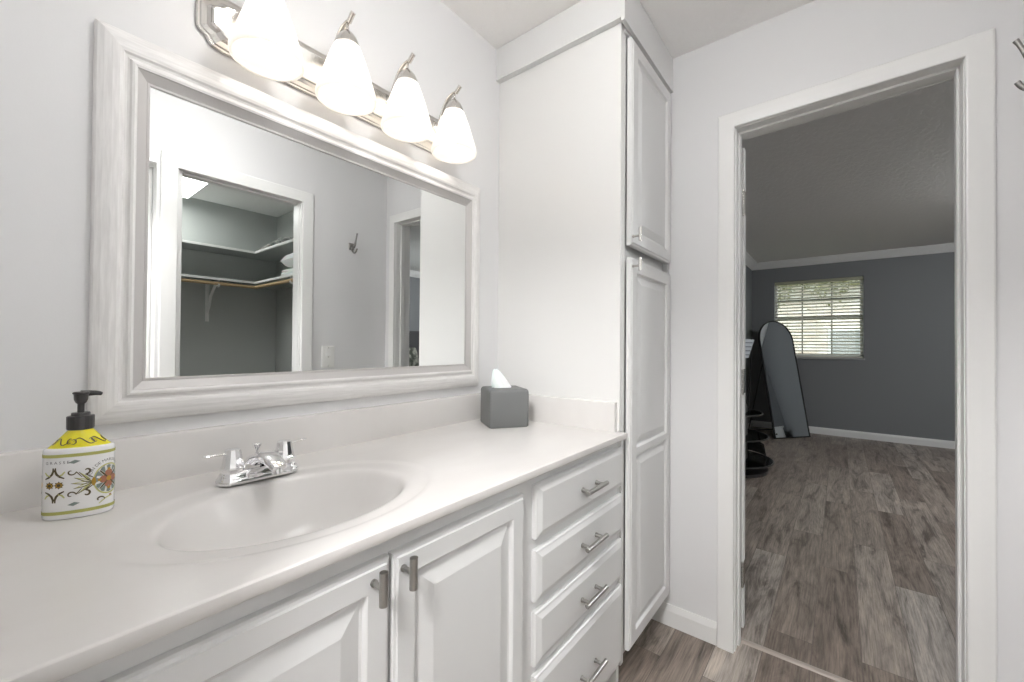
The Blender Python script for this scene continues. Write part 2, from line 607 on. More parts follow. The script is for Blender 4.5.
# closet casing, jamb
t3 = sroot('trim_3')
mb = MB()
rect_sweep(mb, casing_profile(.0685), (CX0 - .005, CX1 + .005, CZ - .004, CZ - .004), lambda a, d, z: (a, YR + d, z))
mb.build('casing', M['trim'], t3)
mb = MB()
mb.box(CX0 - .018, CX0, YR - .10, YR, 0, CZ)
mb.box(CX1, CX1 + .018, YR - .10, YR, 0, CZ)
mb.box(CX0 - .018, CX1 + .018, YR - .10, YR, CZ, CZ + .018)
mb.build('jamb', M['trim'], t3)
mb = MB()
mb.box(CX0, CX0 + .020, YR - .060, YR - .020, 0, CZ, .002)
mb.box(CX1 - .003, CX1, YR - .060, YR - .020, 0, CZ, .001)
mb.box(CX0, CX1, YR - .085, YR - .045, CZ - .011, CZ, .002)
mb.build('door_stop', M['trim'], t3)

# neighbouring closed door (only its edge shows in the mirror)
t4 = sroot('trim_4')
mb = MB()
mb.box(.5045, .508, YR - .10, YR, 0, CZ + .018)
mb.box(DX0 - .018, DX0, YR - .10, YR, 0, CZ)
mb.box(DX0 - .018, .5045, YR - .10, YR, CZ, CZ + .018)
mb.build('jamb', M['trim'], t4)
mb = MB()
mb.box(DX0, .5045, YR - .08, YR - .045, CZ - .011, CZ, .002)
mb.build('door_stop', M['trim'], t4)
d2 = sroot('door_2', (.1, YR - .10, 0))
mb = MB()
mb.box(DX0 + .003, .503, YR - .099, YR - .081, .01, CZ - .003, .001)
mb.build('door_slab', M['trim'], d2)
mb = MB()
for z0, z1 in ((.2, .95), (1.1, 1.9)):
    mb.box(DX0 + .11, .37, YR - .0825, YR - .079, z0, z1, .0015)
mb.build('panel_moulding', M['trim'], d2)

# baseboards
def base_prof(h=.088, t=.012):
    return [(0, 0), (t, 0), (t, h * .72), (t * .75, h * .85), (t * .4, h), (0, h)]
def base_x(name, x, y0, y1, sgn, m=M['trim'], h=.088):   # along Y on a wall at x, protruding sgn
    mb = MB()
    mb.prism(base_prof(h), lambda p: (x + sgn * p[0], y0, p[1]), lambda p: (x + sgn * p[0], y1, p[1]))
    return struct(mb.build(name, m))
def base_y(name, y, x0, x1, sgn, m=M['trim'], h=.088):
    mb = MB()
    mb.prism(base_prof(h), lambda p: (x0, y + sgn * p[0], p[1]), lambda p: (x1, y + sgn * p[0], p[1]))
    return struct(mb.build(name, m))
base_x('baseboard_far', XD, YL_ + .005 + CW, .70, -1)
base_x('baseboard_far', XD, YR + .012, YR_ - .005 - CW, -1)
base_y('baseboard_right', YR, CX1 + .075, XD, 1)
base_x('baseboard_bedroom_far', XF, -3.5, 1.04, -1, h=.0925)
base_y('baseboard_bedroom_left', 1.04, 2.0, XF, -1, h=.0925)
base_y('baseboard_bedroom_right', -3.5, 2.0, XF, 1, h=.0925)
base_x('baseboard_closet_right', 1.755, -2.13, YR - .10, -1, M['trim'])

# crown moulding of the bedroom
def crown():
    return [(0, 0), (.012, 0), (.014, .012), (.03, .022), (.055, .055), (.062, .075), (.075, .08), (.078, .094), (0, .094)]
mb = MB()
mb.prism(crown(), lambda p: (XF - p[0], -3.5, H - .094 + p[1]), lambda p: (XF - p[0], 1.04, H - .094 + p[1]))
struct(mb.build('trim_5', M['trim'], smooth=True, angle=50))
mb = MB()
mb.prism(crown(), lambda p: (1.94, 1.04 - p[0], H - .094 + p[1]), lambda p: (XF, 1.04 - p[0], H - .094 + p[1]))
struct(mb.build('trim_6', M['trim'], smooth=True, angle=50))
mb = MB()
mb.prism(crown(), lambda p: (1.94, -3.5 + p[0], H - .094 + p[1]), lambda p: (XF, -3.5 + p[0], H - .094 + p[1]))
struct(mb.build('trim_7', M['trim'], smooth=True, angle=50))

# ------------------------------------------------------------------ pulls
def bar_pull(mb, a, b, out, r=.006, posts=(.18, .82), stand=.026, pr=.0042):
    a, b, out = Vector(a), Vector(b), Vector(out)
    d = b - a
    mb.tube([a, a + d * .004, b - d * .004, b], [r * .9, r, r, r * .9], 18)
    for t in posts:
        p = a + d * t
        mb.cyl(p, p - out * stand, pr, 14)
        mb.cyl(p - out * (stand - .003), p - out * stand, pr * 1.35, 14)

DOORP = [(0, 0), (0, .011), (.0025, .0145), (.007, .0155), (.009, .0185), (.043, .0185), (.0455, .016), (.048, .0105), (.053, .0095), (.056, .0105), (.084, .0175), (.087, .0182)]
DRAWP = [(0, 0), (0, .009), (.003, .0125), (.0075, .0135), (.019, .0185), (.021, .0187)]

# ------------------------------------------------------------------ vanity
YV = .5945     # vanity face frame
van = thing('vanity_cabinet', (.66, .85, 0), 'white raised-panel vanity cabinet with two doors and four drawers under the marble top', 'cabinet')
mb = MB()
mb.box(.0, 1.333, YV, YV + .02, .10, .8795)
              # face frame
mb.box(.0, 1.333, YV + .02, 1.13, .10, .70)
mb.box(.0, .02, YV + .02, 1.13, .70, .879)
mb.box(1.313, 1.333, YV + .02, 1.13, .70, .879)
mb.box(.0, 1.333, YV + .07, 1.13, 0, .10)
mb.build('body', M['cab'], van)
for i, (x0, x1, hx) in enumerate(((.028, .4140, .3805), (.4190, .782, .4375))):
    dr = MB().panel(x0, x1, .128, .845, YV, DOORP).build('door', M['cab'], van)
    mb = MB()
    bar_pull(mb, (hx, YV - .0187 - .027, .791), (hx, YV - .0187 - .027, .843), (0, -1, 0), .0068, (.5,), .027, .0045)
    mb.build('handle', M['nickel'], dr, smooth=True)['label'] = 'short brushed nickel bar knob'
for (z0, z1) in ((.7165, .851), (.5635, .690), (.4065, .538), (.125, .383)):
    dr = MB().panel(.835, 1.3450, z0, z1, YV, DRAWP).build('drawer', M['cab'], van)
    zc = (z0 + z1) / 2 - .004 if z0 > .2 else .248
    mb = MB()
    bar_pull(mb, (1.036, YV - .0187 - .027, zc + .002), (1.160, YV - .0187 - .027, zc + .002), (0, -1, 0), .0066, (.16, .84), .027, .005)
    mb.build('handle', M['nickel'], dr, smooth=True)['label'] = 'brushed nickel bar pull'

# ------------------------------------------------------------------ countertop with oval basin
ct = thing('vanity_countertop', (.66, .85, .88), 'glossy off-white cultured marble countertop with moulded oval sink', 'countertop')
ZC, YCF = .900, .5633
sx, sy, ax, ay = .373, .810, .212, .1525
cx0, cx1, cy0, cy1 = XL + .0005, XC - .0005, YCF, YW - .0005
pk = [(.02, -.138), (.12, -.1375), (.3, -.134), (.5, -.123), (.65, -.106), (.78, -.080), (.87, -.054), (.93, -.0335), (.965, -.0205), (.99, -.0125), (1.02, -.0076), (1.06, -.0053), (1.12, -.0042), (1.2, -.0035), (1.25, -.0028), (1.29, -.0013), (1.33, -.0003), (1.38, 0)]
def smooth_prof(P, m=4):
    out = []
    for i in range(len(P) - 1):
        p0, p1, p2, p3 = P[max(i - 1, 0)], P[i], P[i + 1], P[min(i + 2, len(P) - 1)]
        for k in range(m):
            t = k / m
            m1 = (p2[1] - p0[1]) / (p2[0] - p0[0]) * (p2[0] - p1[0])
            m2 = (p3[1] - p1[1]) / (p3[0] - p1[0]) * (p2[0] - p1[0])
            h = (2*t**3 - 3*t*t + 1) * p1[1] + (t**3 - 2*t*t + t) * m1 + (-2*t**3 + 3*t*t) * p2[1] + (t**3 - t*t) * m2
            out.append((p1[0] + (p2[0] - p1[0]) * t, h))
    return out + [P[-1]]
prof = [None] + smooth_prof(pk)
angs = [2 * PI * k / 144 for k in range(144)]
fx0, fy0 = cx0, cy0 + .006
for X_, Y_ in ((cx0, fy0), (cx1, fy0), (cx1, cy1), (cx0, cy1)):
    a = math.atan2((Y_ - sy), (X_ - sx)) % (2 * PI)
    j = min(range(len(angs)), key=lambda i: abs(angs[i] - a))
    angs[j] = a
def rect_hit(a):
    c, s_ = math.cos(a), math.sin(a)
    t = 1e9
    if c > 1e-9: t = min(t, (cx1 - sx) / c)
    if c < -1e-9: t = min(t, (cx0 - sx) / c)
    if s_ > 1e-9: t = min(t, (cy1 - sy) / s_)
    if s_ < -1e-9: t = min(t, (fy0 - sy) / s_)
    return t
rings = []
for s_, z in prof[1:]:
    r = []
    for a in angs:
        c, q = math.cos(a), math.sin(a)
        rr = s_ / math.sqrt((c / ax) ** 2 + (q / ay) ** 2)
        r.append((sx + rr * c, sy + rr * q, ZC + z))
    rings.append(r)
for t in (.1, .33, .66, 1.0):
    r = []
    for a in angs:
        c, q = math.cos(a), math.sin(a)
        rr = prof[-1][0] / math.sqrt((c / ax) ** 2 + (q / ay) ** 2)
        R = rect_hit(a)
        rr = rr + (R - rr) * t
        r.append((sx + rr * c, sy + rr * q, ZC))
    rings.append(r)
mb = MB()
mb.loops(rings, cap0=True, cap1=False)
top = mb.build('countertop_slab', M['counter'], ct, smooth=True, angle=60)
mb = MB()
mb.prism([(cy0 + .006, ZC), (cy0 + .002, ZC - .0003), (cy0 + .0005, ZC - .0014), (cy0, ZC - .003), (cy0, ZC - .0175), (cy0 + .0015, ZC - .020), (cy0 + .035, ZC - .020), (cy0 + .035, ZC - .0065), (cy0 + .012, ZC - .0065)],
         lambda p: (cx0, p[0], p[1]), lambda p: (cx1 + .009, p[0], p[1]) if p[0] < .564 else (cx1, p[0], p[1]))
mb.build('front_edge', M['counter'], ct, smooth=True)
mb = MB()
def splash(mb, a0, a1, fn, h=.1, t=.0195):
    mb.prism([(0, 0), (t, 0), (t, h - .006), (t - .002, h - .0015), (t - .006, h), (0, h)], lambda p: fn(a0, p), lambda p: fn(a1, p))
splash(mb, cx0, cx1, lambda a, p: (a, YW - p[0], ZC + p[1]))
mb.build('backsplash', M['counter'], ct, smooth=True)
mb = MB()
splash(mb, .597, YW - .0195, lambda a, p: (XC - p[0], a, ZC + p[1]))
mb.build('side_splash', M['counter'], ct, smooth=True)
mb = MB()
splash(mb, .566, YW - .0195, lambda a, p: (XL + p[0] * .92, a, ZC + p[1]))
mb.build('side_splash', M['counter'], ct, smooth=True)
mb = MB()
mb.lathe([(.004, -.135), (.02, -.1352), (.024, -.1365), (.0245, -.138)], (sx, sy, ZC), 32)
mb.build('drain', M['chrome'], ct, smooth=True)

# ------------------------------------------------------------------ faucet
FX, FY = .373, 1.003
fa = thing('centerset_faucet', (FX, FY, ZC), 'chrome two-handle bathroom faucet with arched spout behind the oval sink', 'faucet')
def stadium(hx, hy, n=14):
    pts = []
    c = hx - hy
    for k in range(n + 1):
        a = -PI / 2 + PI * k / n
        pts.append((c + hy * math.cos(a), hy * math.sin(a)))
    for k in range(n + 1):
        a = PI / 2 + PI * k / n
        pts.append((-c + hy * math.cos(a), hy * math.sin(a)))
    return pts
mb = MB()
rings = []
for i, z in ((0, 0), (0, .006), (.0015, .010), (.004, .013), (.0045, .0155), (.0065, .022), (.010, .025)):
    rings.append([(FX + x, FY + y, ZC + z) for x, y in stadium(.0815 - i, .0285 - i)])
mb.loops(rings, cap0=True)
for sgn in (-1, 1):
    P_ = [(.040, .022), (.034, .028), (.024, .0385), (.014, .046), (.004, .048), (.004, .015), (.040, .015)]
    mb.loops([[(FX + sgn * x, FY + y_ * k_, ZC + z) for x, z in P_] for y_, k_ in ((-.015, 1), (-.011, 1), (.011, 1), (.015, 1))], cap0=True)
mb.build('base', M['chrome'], fa, smooth=True)
mb = MB()
rings = []
# spout: wide wedge narrowing toward the front
path = [(0, .014, .014, .036, .010), (0, .004, .030, .031, .012), (0, -.016, .044, .0255, .0125), (0, -.040, .0505, .0205, .0115), (0, -.068, .048, .018, .0105), (0, -.090, .041, .0168, .009), (0, -.101, .036, .0135, .0072)]
for (x, y, z, w, t) in path:
    k = path.index((x, y, z, w, t))
    p0, p1 = path[max(k - 1, 0)], path[min(k + 1, len(path) - 1)]
    tg = Vector((0, p1[1] - p0[1], p1[2] - p0[2])).normalized()
    nr = Vector((0, -tg.z, tg.y))
    if nr.z < 0: nr = -nr
    if k == 0: nr = Vector((0, 1, 0)) * -1; nr = Vector((0, 1, .2)).normalized()
    ring = []
    for j in range(24):
        a = 2 * PI * j / 24
        cx_, sy_ = math.cos(a), math.sin(a)
        cx_ = math.copysign(abs(cx_) ** .7, cx_); sy_ = math.copysign(abs(sy_) ** .7, sy_)
        ring.append(Vector((FX + x, FY + y, ZC + z)) + Vector((1, 0, 0)) * w * cx_ + nr * t * sy_)
    rings.append(ring)
mb.loops(rings, cap0=True)
spout = mb.build('spout', M['chrome'], fa, smooth=True, angle=60)
mb = MB().cyl((FX, FY - .091, ZC + .040), (FX, FY - .093, ZC + .024), .0105, 20)
mb.build('aerator', M['chrome'], spout, smooth=True)
for sgn in (-1, 1):
    hx = FX + sgn * .0515
    mb = MB()
    mb.lathe([(.0225, .022), (.0235, .026), (.0235, .031), (.0215, .0335), (.0205, .036), (.0155, .064), (.0145, .068), (.0125, .070), (.002, .0705)], (hx, FY, ZC), 12)
    hb = mb.build('handle', M['chrome'], fa, smooth=True, angle=20)
    mb = MB()
    dx, dy = sgn * .96, (.16 if sgn > 0 else -.1)
    p = Vector((hx, FY, ZC + .0595))
    d = Vector((dx, dy, 0)).normalized()
    rings = []
    for t, w, th in ((.004, .0055, .0035), (.014, .0042, .003), (.026, .0048, .0028), (.042, .0072, .0028), (.052, .0066, .0024), (.055, .003, .001)):
        c = p + d * t + Vector((0, 0, .0045 * math.sin(t / .055 * PI / 2)))
        sd_ = Vector((-d.y, d.x, 0))
        rings.append([c + sd_ * w * math.cos(2 * PI * j / 14) + Vector((0, 0, 1)) * th * math.sin(2 * PI * j / 14) for j in range(14)])
    mb.loops(rings, cap0=True)
    mb.build('lever', M['chrome'], hb, smooth=True)
mb = MB()
mb.cyl((FX, FY + .016, ZC + .02), (FX, FY + .018, ZC + .058), .0024, 10)
mb.lathe([(.0026, .054), (.004, .057), (.0095, .067), (.010, .069), (.008, .0705), (.001, .071)], (FX, FY + .016, ZC), 20)
mb.build('lift_rod', M['chrome'], fa, smooth=True)

# ------------------------------------------------------------------ linen cabinet
lc = thing('linen_cabinet', (1.58, .86, 0), 'tall white built-in linen cabinet with two stacked panel doors between vanity and bedroom doorway', 'cabinet')
YT = .585
mb = MB()
mb.box(XC, XC + .018, .5885, YW - .0005, .901, H - .001)
mb.box(XC, XC + .018, .5952, YW - .0005, .0, .901)
mb.box(XC + .018, 1.3735, .5885, .62, .10, H - .001)
mb.build('side_panel', M['cabside'], lc)
mb = MB()
mb.box(XC + .020, XD - .0005, YT + .075, YW - .0005, 0, .12)
mb.box(XC + .018, XD - .0005, YT + .018, YW - .0005, .12, H - .001)
mb.box(XC + .020, XD - .0005, YT - .004, YT + .018, 2.282, H - .001)
mb.box(1.808, XD - .0005, YT - .004, YT + .018, .12, 2.275)
mb.build('body', M['cab'], lc)
TD = [(0, 0), (0, .012), (.003, .016), (.008, .017), (.010, .0195), (.050, .0195), (.053, .0165), (.056, .0115), (.062, .0105), (.066, .012), (.088, .0185), (.090, .0190)]
up = MB().panel(1.3785, 1.806, 1.545, 2.274, YT, TD).build('door', M['cab'], lc)
# lower door: two raised panels in one slab
mb = MB()
x0, x1, z0, z1 = 1.3785, 1.806, .142, 1.503
ym = YT
outer = [(0, 0), (0, .012), (.003, .016), (.008, .017), (.010, .0195)]
rr = []
for i, d in outer:
    rr.append([(x0 + i, ym - d, z0 + i), (x1 - i, ym - d, z0 + i), (x1 - i, ym - d, z1 - i), (x0 + i, ym - d, z1 - i)])
mb.loops(rr, cap1=False)
i = .010
zm0, zm1 = .809, .832
d = .0195
def q(xa, xb, za, zb):
    mb.add([(xa, ym - d, za), (xb, ym - d, za), (xb, ym - d, zb), (xa, ym - d, zb)], [(0, 1, 2, 3)])
pi_ = .050
q(x0 + i, x0 + pi_, z0 + i, z1 - i); q(x1 - pi_, x1 - i, z0 + i, z1 - i)
q(x0 + pi_, x1 - pi_, z0 + i, z0 + pi_); q(x0 + pi_, x1 - pi_, z1 - pi_, z1 - i); q(x0 + pi_, x1 - pi_, zm0, zm1)
inner = [(0, .0195), (.003, .0165), (.006, .0115), (.012, .0105), (.016, .012), (.038, .0185), (.040, .0190)]
for za, zb in ((z0 + pi_, zm0), (zm1, z1 - pi_)):
    mb.panel(x0 + pi_, x1 - pi_, za, zb, ym, inner)
lo = mb.build('door', M['cab'], lc)
for dr, za, zb in ((up, 1.556, 1.602), (lo, 1.452, 1.498)):
    mb = MB()
    bar_pull(mb, (1.386, YT - .0195 - .027, za), (1.386, YT - .0195 - .027, zb), (0, -1, 0), .0055, (.4,), .027, .004)
    mb.build('handle', M['nickelp'], dr, smooth=True)['label'] = 'short satin nickel bar knob'
mb = MB()
mb.box(1.311, 1.3344, .5801, YW - .0005, 2.304, H - .002)
mb.box(1.311, XD - .001, .5665, .580, 2.292, H - .002)
mb.build('crown_board', M['cab'], lc)

# ------------------------------------------------------------------ wall mirror
wm = thing('wall_mirror', (.654, YW, 1.035), 'large rectangular mirror in a whitewashed wood frame above the vanity', 'mirror')
def rframe(mb, x0, x1, z0, z1, prof, ywall, mats=(0, 0), kb=1.07, kt=1.16):
    rings = []
    for i, d in prof:
        rings.append([(x0 + i, ywall - d, z0 + i * kb), (x1 - i, ywall - d, z0 + i * kb), (x1 - i, ywall - d, z1 - i * kt), (x0 + i, ywall - d, z1 - i * kt)])
    for a in range(len(rings) - 1):
        for k in range(4):
            mb.mi = mats[k % 2]
            mb.add([rings[a][k], rings[a][(k + 1) % 4], rings[a + 1][(k + 1) % 4], rings[a + 1][k]], [(0, 1, 2, 3)])
MX0, MX1, MZ0, MZ1 = .1185, 1.2035, 1.0324, 1.816
mb = MB()
rframe(mb, MX0, MX1, MZ0, MZ1, [(0, 0), (0, .012), (.003, .017), (.012, .0225), (.024, .027), (.034, .0285), (.039, .0275), (.042, .0235), (.0455, .0225), (.049, .0245), (.052, .0295), (.056, .031), (.060, .0295)], YW, (1, 0))
mb.build('frame', [M['framev'], M['frameh']], wm, smooth=True, angle=25)
mb = MB()
rframe(mb, MX0, MX1, MZ0, MZ1, [(.060, .0295), (.061, .0275), (.0765, .0185), (.077, .0193), (.0805, .0193), (.0820, .0165)], YW)
mb.build('frame_liner', M['silver'], wm)['label'] = 'satin silver inner bevel of the frame'
mb = MB()
g = .080
mb.box(MX0 + g, MX1 - g, YW - .0168, YW - .012, MZ0 + g * 1.07, MZ1 - g * 1.16)
mb.build('mirror_glass', M['mirror'], wm)
mb = MB()
mb.box(MX0 + .01, MX1 - .01, YW - .0115, YW - .001, MZ0 + .01, MZ1 - .01)
mb.build('backing', M['dark'], wm)

# ------------------------------------------------------------------ vanity light bar
PX0, PX1 = .278, 1.080
vl = thing('vanity_light', ((PX0 + PX1) / 2, YW, 1.935), 'four-lamp satin nickel vanity light bar with frosted bell shades above the mirror', 'wall light')
def plate_outline(cx, cz, hw, hh):
    # ogee-cut corners
    k_ = hh / .066
    seq = [(hw, -hh + .038 * k_), (hw - .004, -hh + .031 * k_), (hw - .010, -hh + .026 * k_), (hw - .018, -hh + .022 * k_), (hw - .022, -hh + .013 * k_), (hw - .028, -hh + .005 * k_), (hw - .052, -hh)]
    q1 = seq
    q2 = [(-x, z) for x, z in reversed(q1)]
    q3 = [(-x, -z) for x, z in q1]
    q4 = [(x, -z) for x, z in reversed(q1)]
    return [(cx + x, cz + z) for x, z in q1 + q2 + q3 + q4]
mb = MB()
pc, pz, hw, hh = (PX0 + PX1) / 2, 1.935, (PX1 - PX0) / 2, .066
rings = []
for i, d in ((0, .0005), (0, .005), (.0025, .0075), (.006, .008), (.0085, .0105), (.018, .0135), (.024, .020), (.0255, .025), (.029, .027)):
    rings.append([(x, YW - d, z) for x, z in plate_outline(pc, pz, hw - i, hh - i)])
mb.loops(rings)
mb.build('backplate', M['nickelp'], vl)
SX = (.389, .583, .779, .974)
YS = 1.030
def bez(p, n=14):
    out = []
    for k in range(n + 1):
        t = k / n
        a, b, c, d = [Vector(x) for x in p]
        out.append(a * (1 - t) ** 3 + b * 3 * t * (1 - t) ** 2 + c * 3 * t * t * (1 - t) + d * t ** 3)
    return out
for x in SX:
    mb = MB()
    pts = bez(((x, YW - .024, 1.950), (x, YW - .036, 1.925), (x, YW - .040, 2.055), (x, YS - .010, 2.052)), 18)
    R = [.011 + .0035 * math.sin(k / 18 * PI) - .005 * (k / 18) for k in range(19)]
    mb.tube(pts, R, 14, flat=.42, up=(1, 0, 0))
    mb.lathe([(.022, 0), (.021, .004), (.014, .008), (.008, .009)], (x, YW - .026, 1.950), 24, axis=Matrix.Rotation(PI / 2, 3, 'X'))
    mb.cyl((x, YS - .006, 2.048), (x, YS - .028, 2.064), .0068, 14)
    mb.cyl((x, YS, 2.046), (x, YS, 2.018), .0036, 12)
    arm = mb.build('arm', M['nickelp'], vl, smooth=True)
    mb = MB()
    mb.lathe([(.003, 2.032), (.007, 2.028), (.014, 2.021), (.023, 2.010), (.029, 1.998), (.0325, 1.985), (.032, 1.981), (.030, 1.982)], (x, YS, 0), 32, cap0=True, cap1=False)
    mb.build('shade_cap', M['nickelp'], arm, smooth=True)
    mb = MB()
    out_ = [(.0285, 1.994), (.033, 1.984), (.040, 1.966), (.048, 1.944), (.0565, 1.918), (.0645, 1.893), (.071, 1.872), (.0750, 1.858), (.0762, 1.848), (.0755, 1.842), (.073, 1.840)]
    inn = [(r - .004, z + (.002 if z < 1.846 else 0)) for r, z in reversed(out_)]
    mb.lathe(out_ + inn, (x, YS, 0), 48, closed=True)
    sh = mb.build('shade', M['shade'], vl, smooth=True, angle=60)
    mb = MB()
    mb.lathe([(.001, -.030), (.012, -.0275), (.021, -.0215), (.0275, -.012), (.030, 0), (.0275, .012), (.022, .022), (.015, .034), (.013, .05), (.013, .075)], (x, YS, 1.905), 28)
    mb.build('bulb', M['bulb'], sh, smooth=True)

# ------------------------------------------------------------------ tissue box
TA = math.radians(-34)
tb0 = Vector((1.086, .957))
ex, ey = Vector((math.cos(TA), math.sin(TA))), Vector((-math.sin(TA), math.cos(TA)))
tw = .147
tb = thing('tissue_box_cover', (*(tb0 + ex * tw / 2 + ey * tw / 2), ZC), 'square matte grey tissue box cover in the counter corner by the linen cabinet', 'tissue box')
def rsq(c, h, r, z, n=6):
    pts = []
    for k, (sx_, sy_) in enumerate(((1, 1), (-1, 1), (-1, -1), (1, -1))):
        for j in range(n + 1):
            a = k * PI / 2 + j * PI / 2 / n
            lx = sx_ * (h - r) + r * math.cos(a)
            ly = sy_ * (h - r) + r * math.sin(a)
            p = c + ex * lx + ey * ly
            pts.append((p.x, p.y, z))
    return pts
cc = tb0 + ex * tw / 2 + ey * tw / 2
mb = MB()
rings = []
hgt = .136
for i, z in ((.003, 0), (0, .004), (0, hgt - .012), (.0015, hgt - .006), (.005, hgt - .0015), (.010, hgt)):
    rings.append(rsq(cc, tw / 2 - i, .011, ZC + z))
# oval slot on top
def oval(a, b, z):
    base = rsq(cc, tw / 2, .011, z)
    out = []
    for p in base:
        d_ = Vector((p[0], p[1])) - cc
        lx, ly = d_.dot(ex), d_.dot(ey)
        an = math.atan2(ly, lx)
        q_ = cc + ex * a * math.cos(an) + ey * b * math.sin(an)
        out.append((q_.x, q_.y, z))
    return out
rings += [oval(.034, .022, ZC + hgt), oval(.032, .020, ZC + hgt - .003), oval(.032, .020, ZC + hgt - .02)]
mb.loops(rings, cap0=True)
mb.build('cover', M['greybox'], tb, smooth=True, angle=50)
# tissue: crumpled folded sheet
mb = MB()
NU, NV = 26, 14
vs, fs = [], []
random.seed(3)
for iv in range(NV + 1):
    t = iv / NV
    for iu in range(NU):
        a = 2 * PI * iu / NU
        fold = 1 + .30 * math.sin(3 * a + 1.0 + t * 1.3) + .16 * math.sin(7 * a + t * 3)
        wid = (.031 * (1 - t) ** .62 + .0035) * fold
        dep = (.014 * (1 - t) ** .8 + .0022) * fold
        cxx = -.008 - .026 * t - .004 * math.sin(t * PI)
        z = hgt - .012 + t * .078 * (1 + .0 * math.cos(a)) + (.004 * math.sin(2 * a + 1) * t)
        p = cc + ex * (cxx + wid * math.cos(a)) + ey * (dep * math.sin(a))
        vs.append((p.x, p.y, ZC + z))
for iv in range(NV):
    for iu in range(NU):
        fs.append((iv * NU + iu, iv * NU + (iu + 1) % NU, (iv + 1) * NU + (iu + 1) % NU, (iv + 1) * NU + iu))
fs.append(tuple(NV * NU + k for k in range(NU)))
mb.add(vs, fs)
mb.build('tissue', M['tissue'], tb, smooth=True, angle=70)['label'] = 'white tissue pulled up through the slot'

# ------------------------------------------------------------------ soap dispenser
BA, BB, BR = .0435, .0235, math.radians(-20)
BC = Vector((.0985, 1.015))
sd = thing('soap_dispenser', (BC.x, BC.y, ZC), 'oval white and yellow printed soap bottle with black pump at left of the faucet', 'soap dispenser')
bx, by = Vector((math.cos(BR), math.sin(BR))), Vector((-math.sin(BR), math.cos(BR)))
def bell(a, b, z, n=56, e=2.3):
    out = []
    for k in range(n):
        t = 2 * PI * k / n
        c, s_ = math.cos(t), math.sin(t)
        c = math.copysign(abs(c) ** (2 / e), c); s_ = math.copysign(abs(s_) ** (2 / e), s_)
        p = BC + bx * a * c + by * b * s_
        out.append((p.x, p.y, ZC + z))
    return out
mb = MB()
def sh_(t):   # shoulder from ellipse to round neck
    a = BA - .0042 + (.0135 - BA + .0042) * t ** .85
    b = BB - .0042 + (.0135 - BB + .0042) * t ** 1.3
    return a, b, .1165 + .030 * (t ** .95)
rings = []
for k in range(9):
    a, b, z = sh_(k / 8)
    rings.append(bell(a, b, z, e=2.2 - .2 * k / 8))
rings.append(bell(.0135, .0135, .147, e=2))
mb.loops(rings, cap0=True)
shoulder = mb
NZ = .147
mb = MB()
mb.lathe([(.0165, NZ - .002), (.0172, NZ), (.0172, NZ + .0195), (.0165, NZ + .0205), (.012, NZ + .021), (.0118, NZ + .0245), (.0112, NZ + .026), (.0055, NZ + .026)], (BC.x, BC.y, ZC), 18)
pump = mb.build('pump_collar', M['blackp'], sd, smooth=True, angle=15)
mb = MB()
mb.lathe([(.0045, NZ + .02), (.0045, NZ + .040), (.0070, NZ + .043), (.0088, NZ + .048), (.0092, NZ + .0565), (.0105, NZ + .0575), (.0108, NZ + .0595), (.009, NZ + .061), (.001, NZ + .0612)], (BC.x, BC.y, ZC), 24)
pd = Vector((.97, .24)).normalized()
p0 = Vector((BC.x, BC.y, ZC + NZ + .0575))
P3 = Vector((pd.x, pd.y, 0))
mb.tube([p0, p0 + P3 * .010, p0 + P3 * .018 + Vector((0, 0, -.0003)), p0 + P3 * .024 + Vector((0, 0, -.0015)), p0 + P3 * .0265 + Vector((0, 0, -.0028))], [.0055, .005, .0042, .0036, .003], 14)
mb.build('pump_head', M['blackp'], sd, smooth=True, angle=35)

# printed decoration, mapped on the bottle: s = arc length around the oval, z = height
TAB = []
_n = 2000
_p = None
_l = 0
def ell_pt(t, off=0.0, e=2.3, a=BA, b=BB):
    c, s_ = math.cos(t), math.sin(t)
    c = math.copysign(abs(c) ** (2 / e), c); s_ = math.copysign(abs(s_) ** (2 / e), s_)
    return Vector(((a + off) * c, (b + off) * s_))
for k in range(_n + 1):
    t = -PI + 2 * PI * k / _n
    p = ell_pt(t)
    if _p is not None: _l += (p - _p).length
    TAB.append((_l, t)); _p = p
PER = _l
def arc_t(s_):
    s_ = s_ % PER
    lo_i, hi_i = 0, _n
    while hi_i - lo_i > 1:
        m_ = (lo_i + hi_i) // 2
        if TAB[m_][0] < s_: lo_i = m_
        else: hi_i = m_
    a, b = TAB[lo_i], TAB[hi_i]
    return a[1] + (b[1] - a[1]) * ((s_ - a[0]) / max(b[0] - a[0], 1e-9))
S0 = TAB[_n // 4][0]     # t = -pi/2: the middle of the face toward the camera
def on_bottle(s_, z, off=.0004):
    p = ell_pt(arc_t(S0 + s_), off)
    q_ = BC + bx * p.x + by * p.y
    return (q_.x, q_.y, ZC + z)
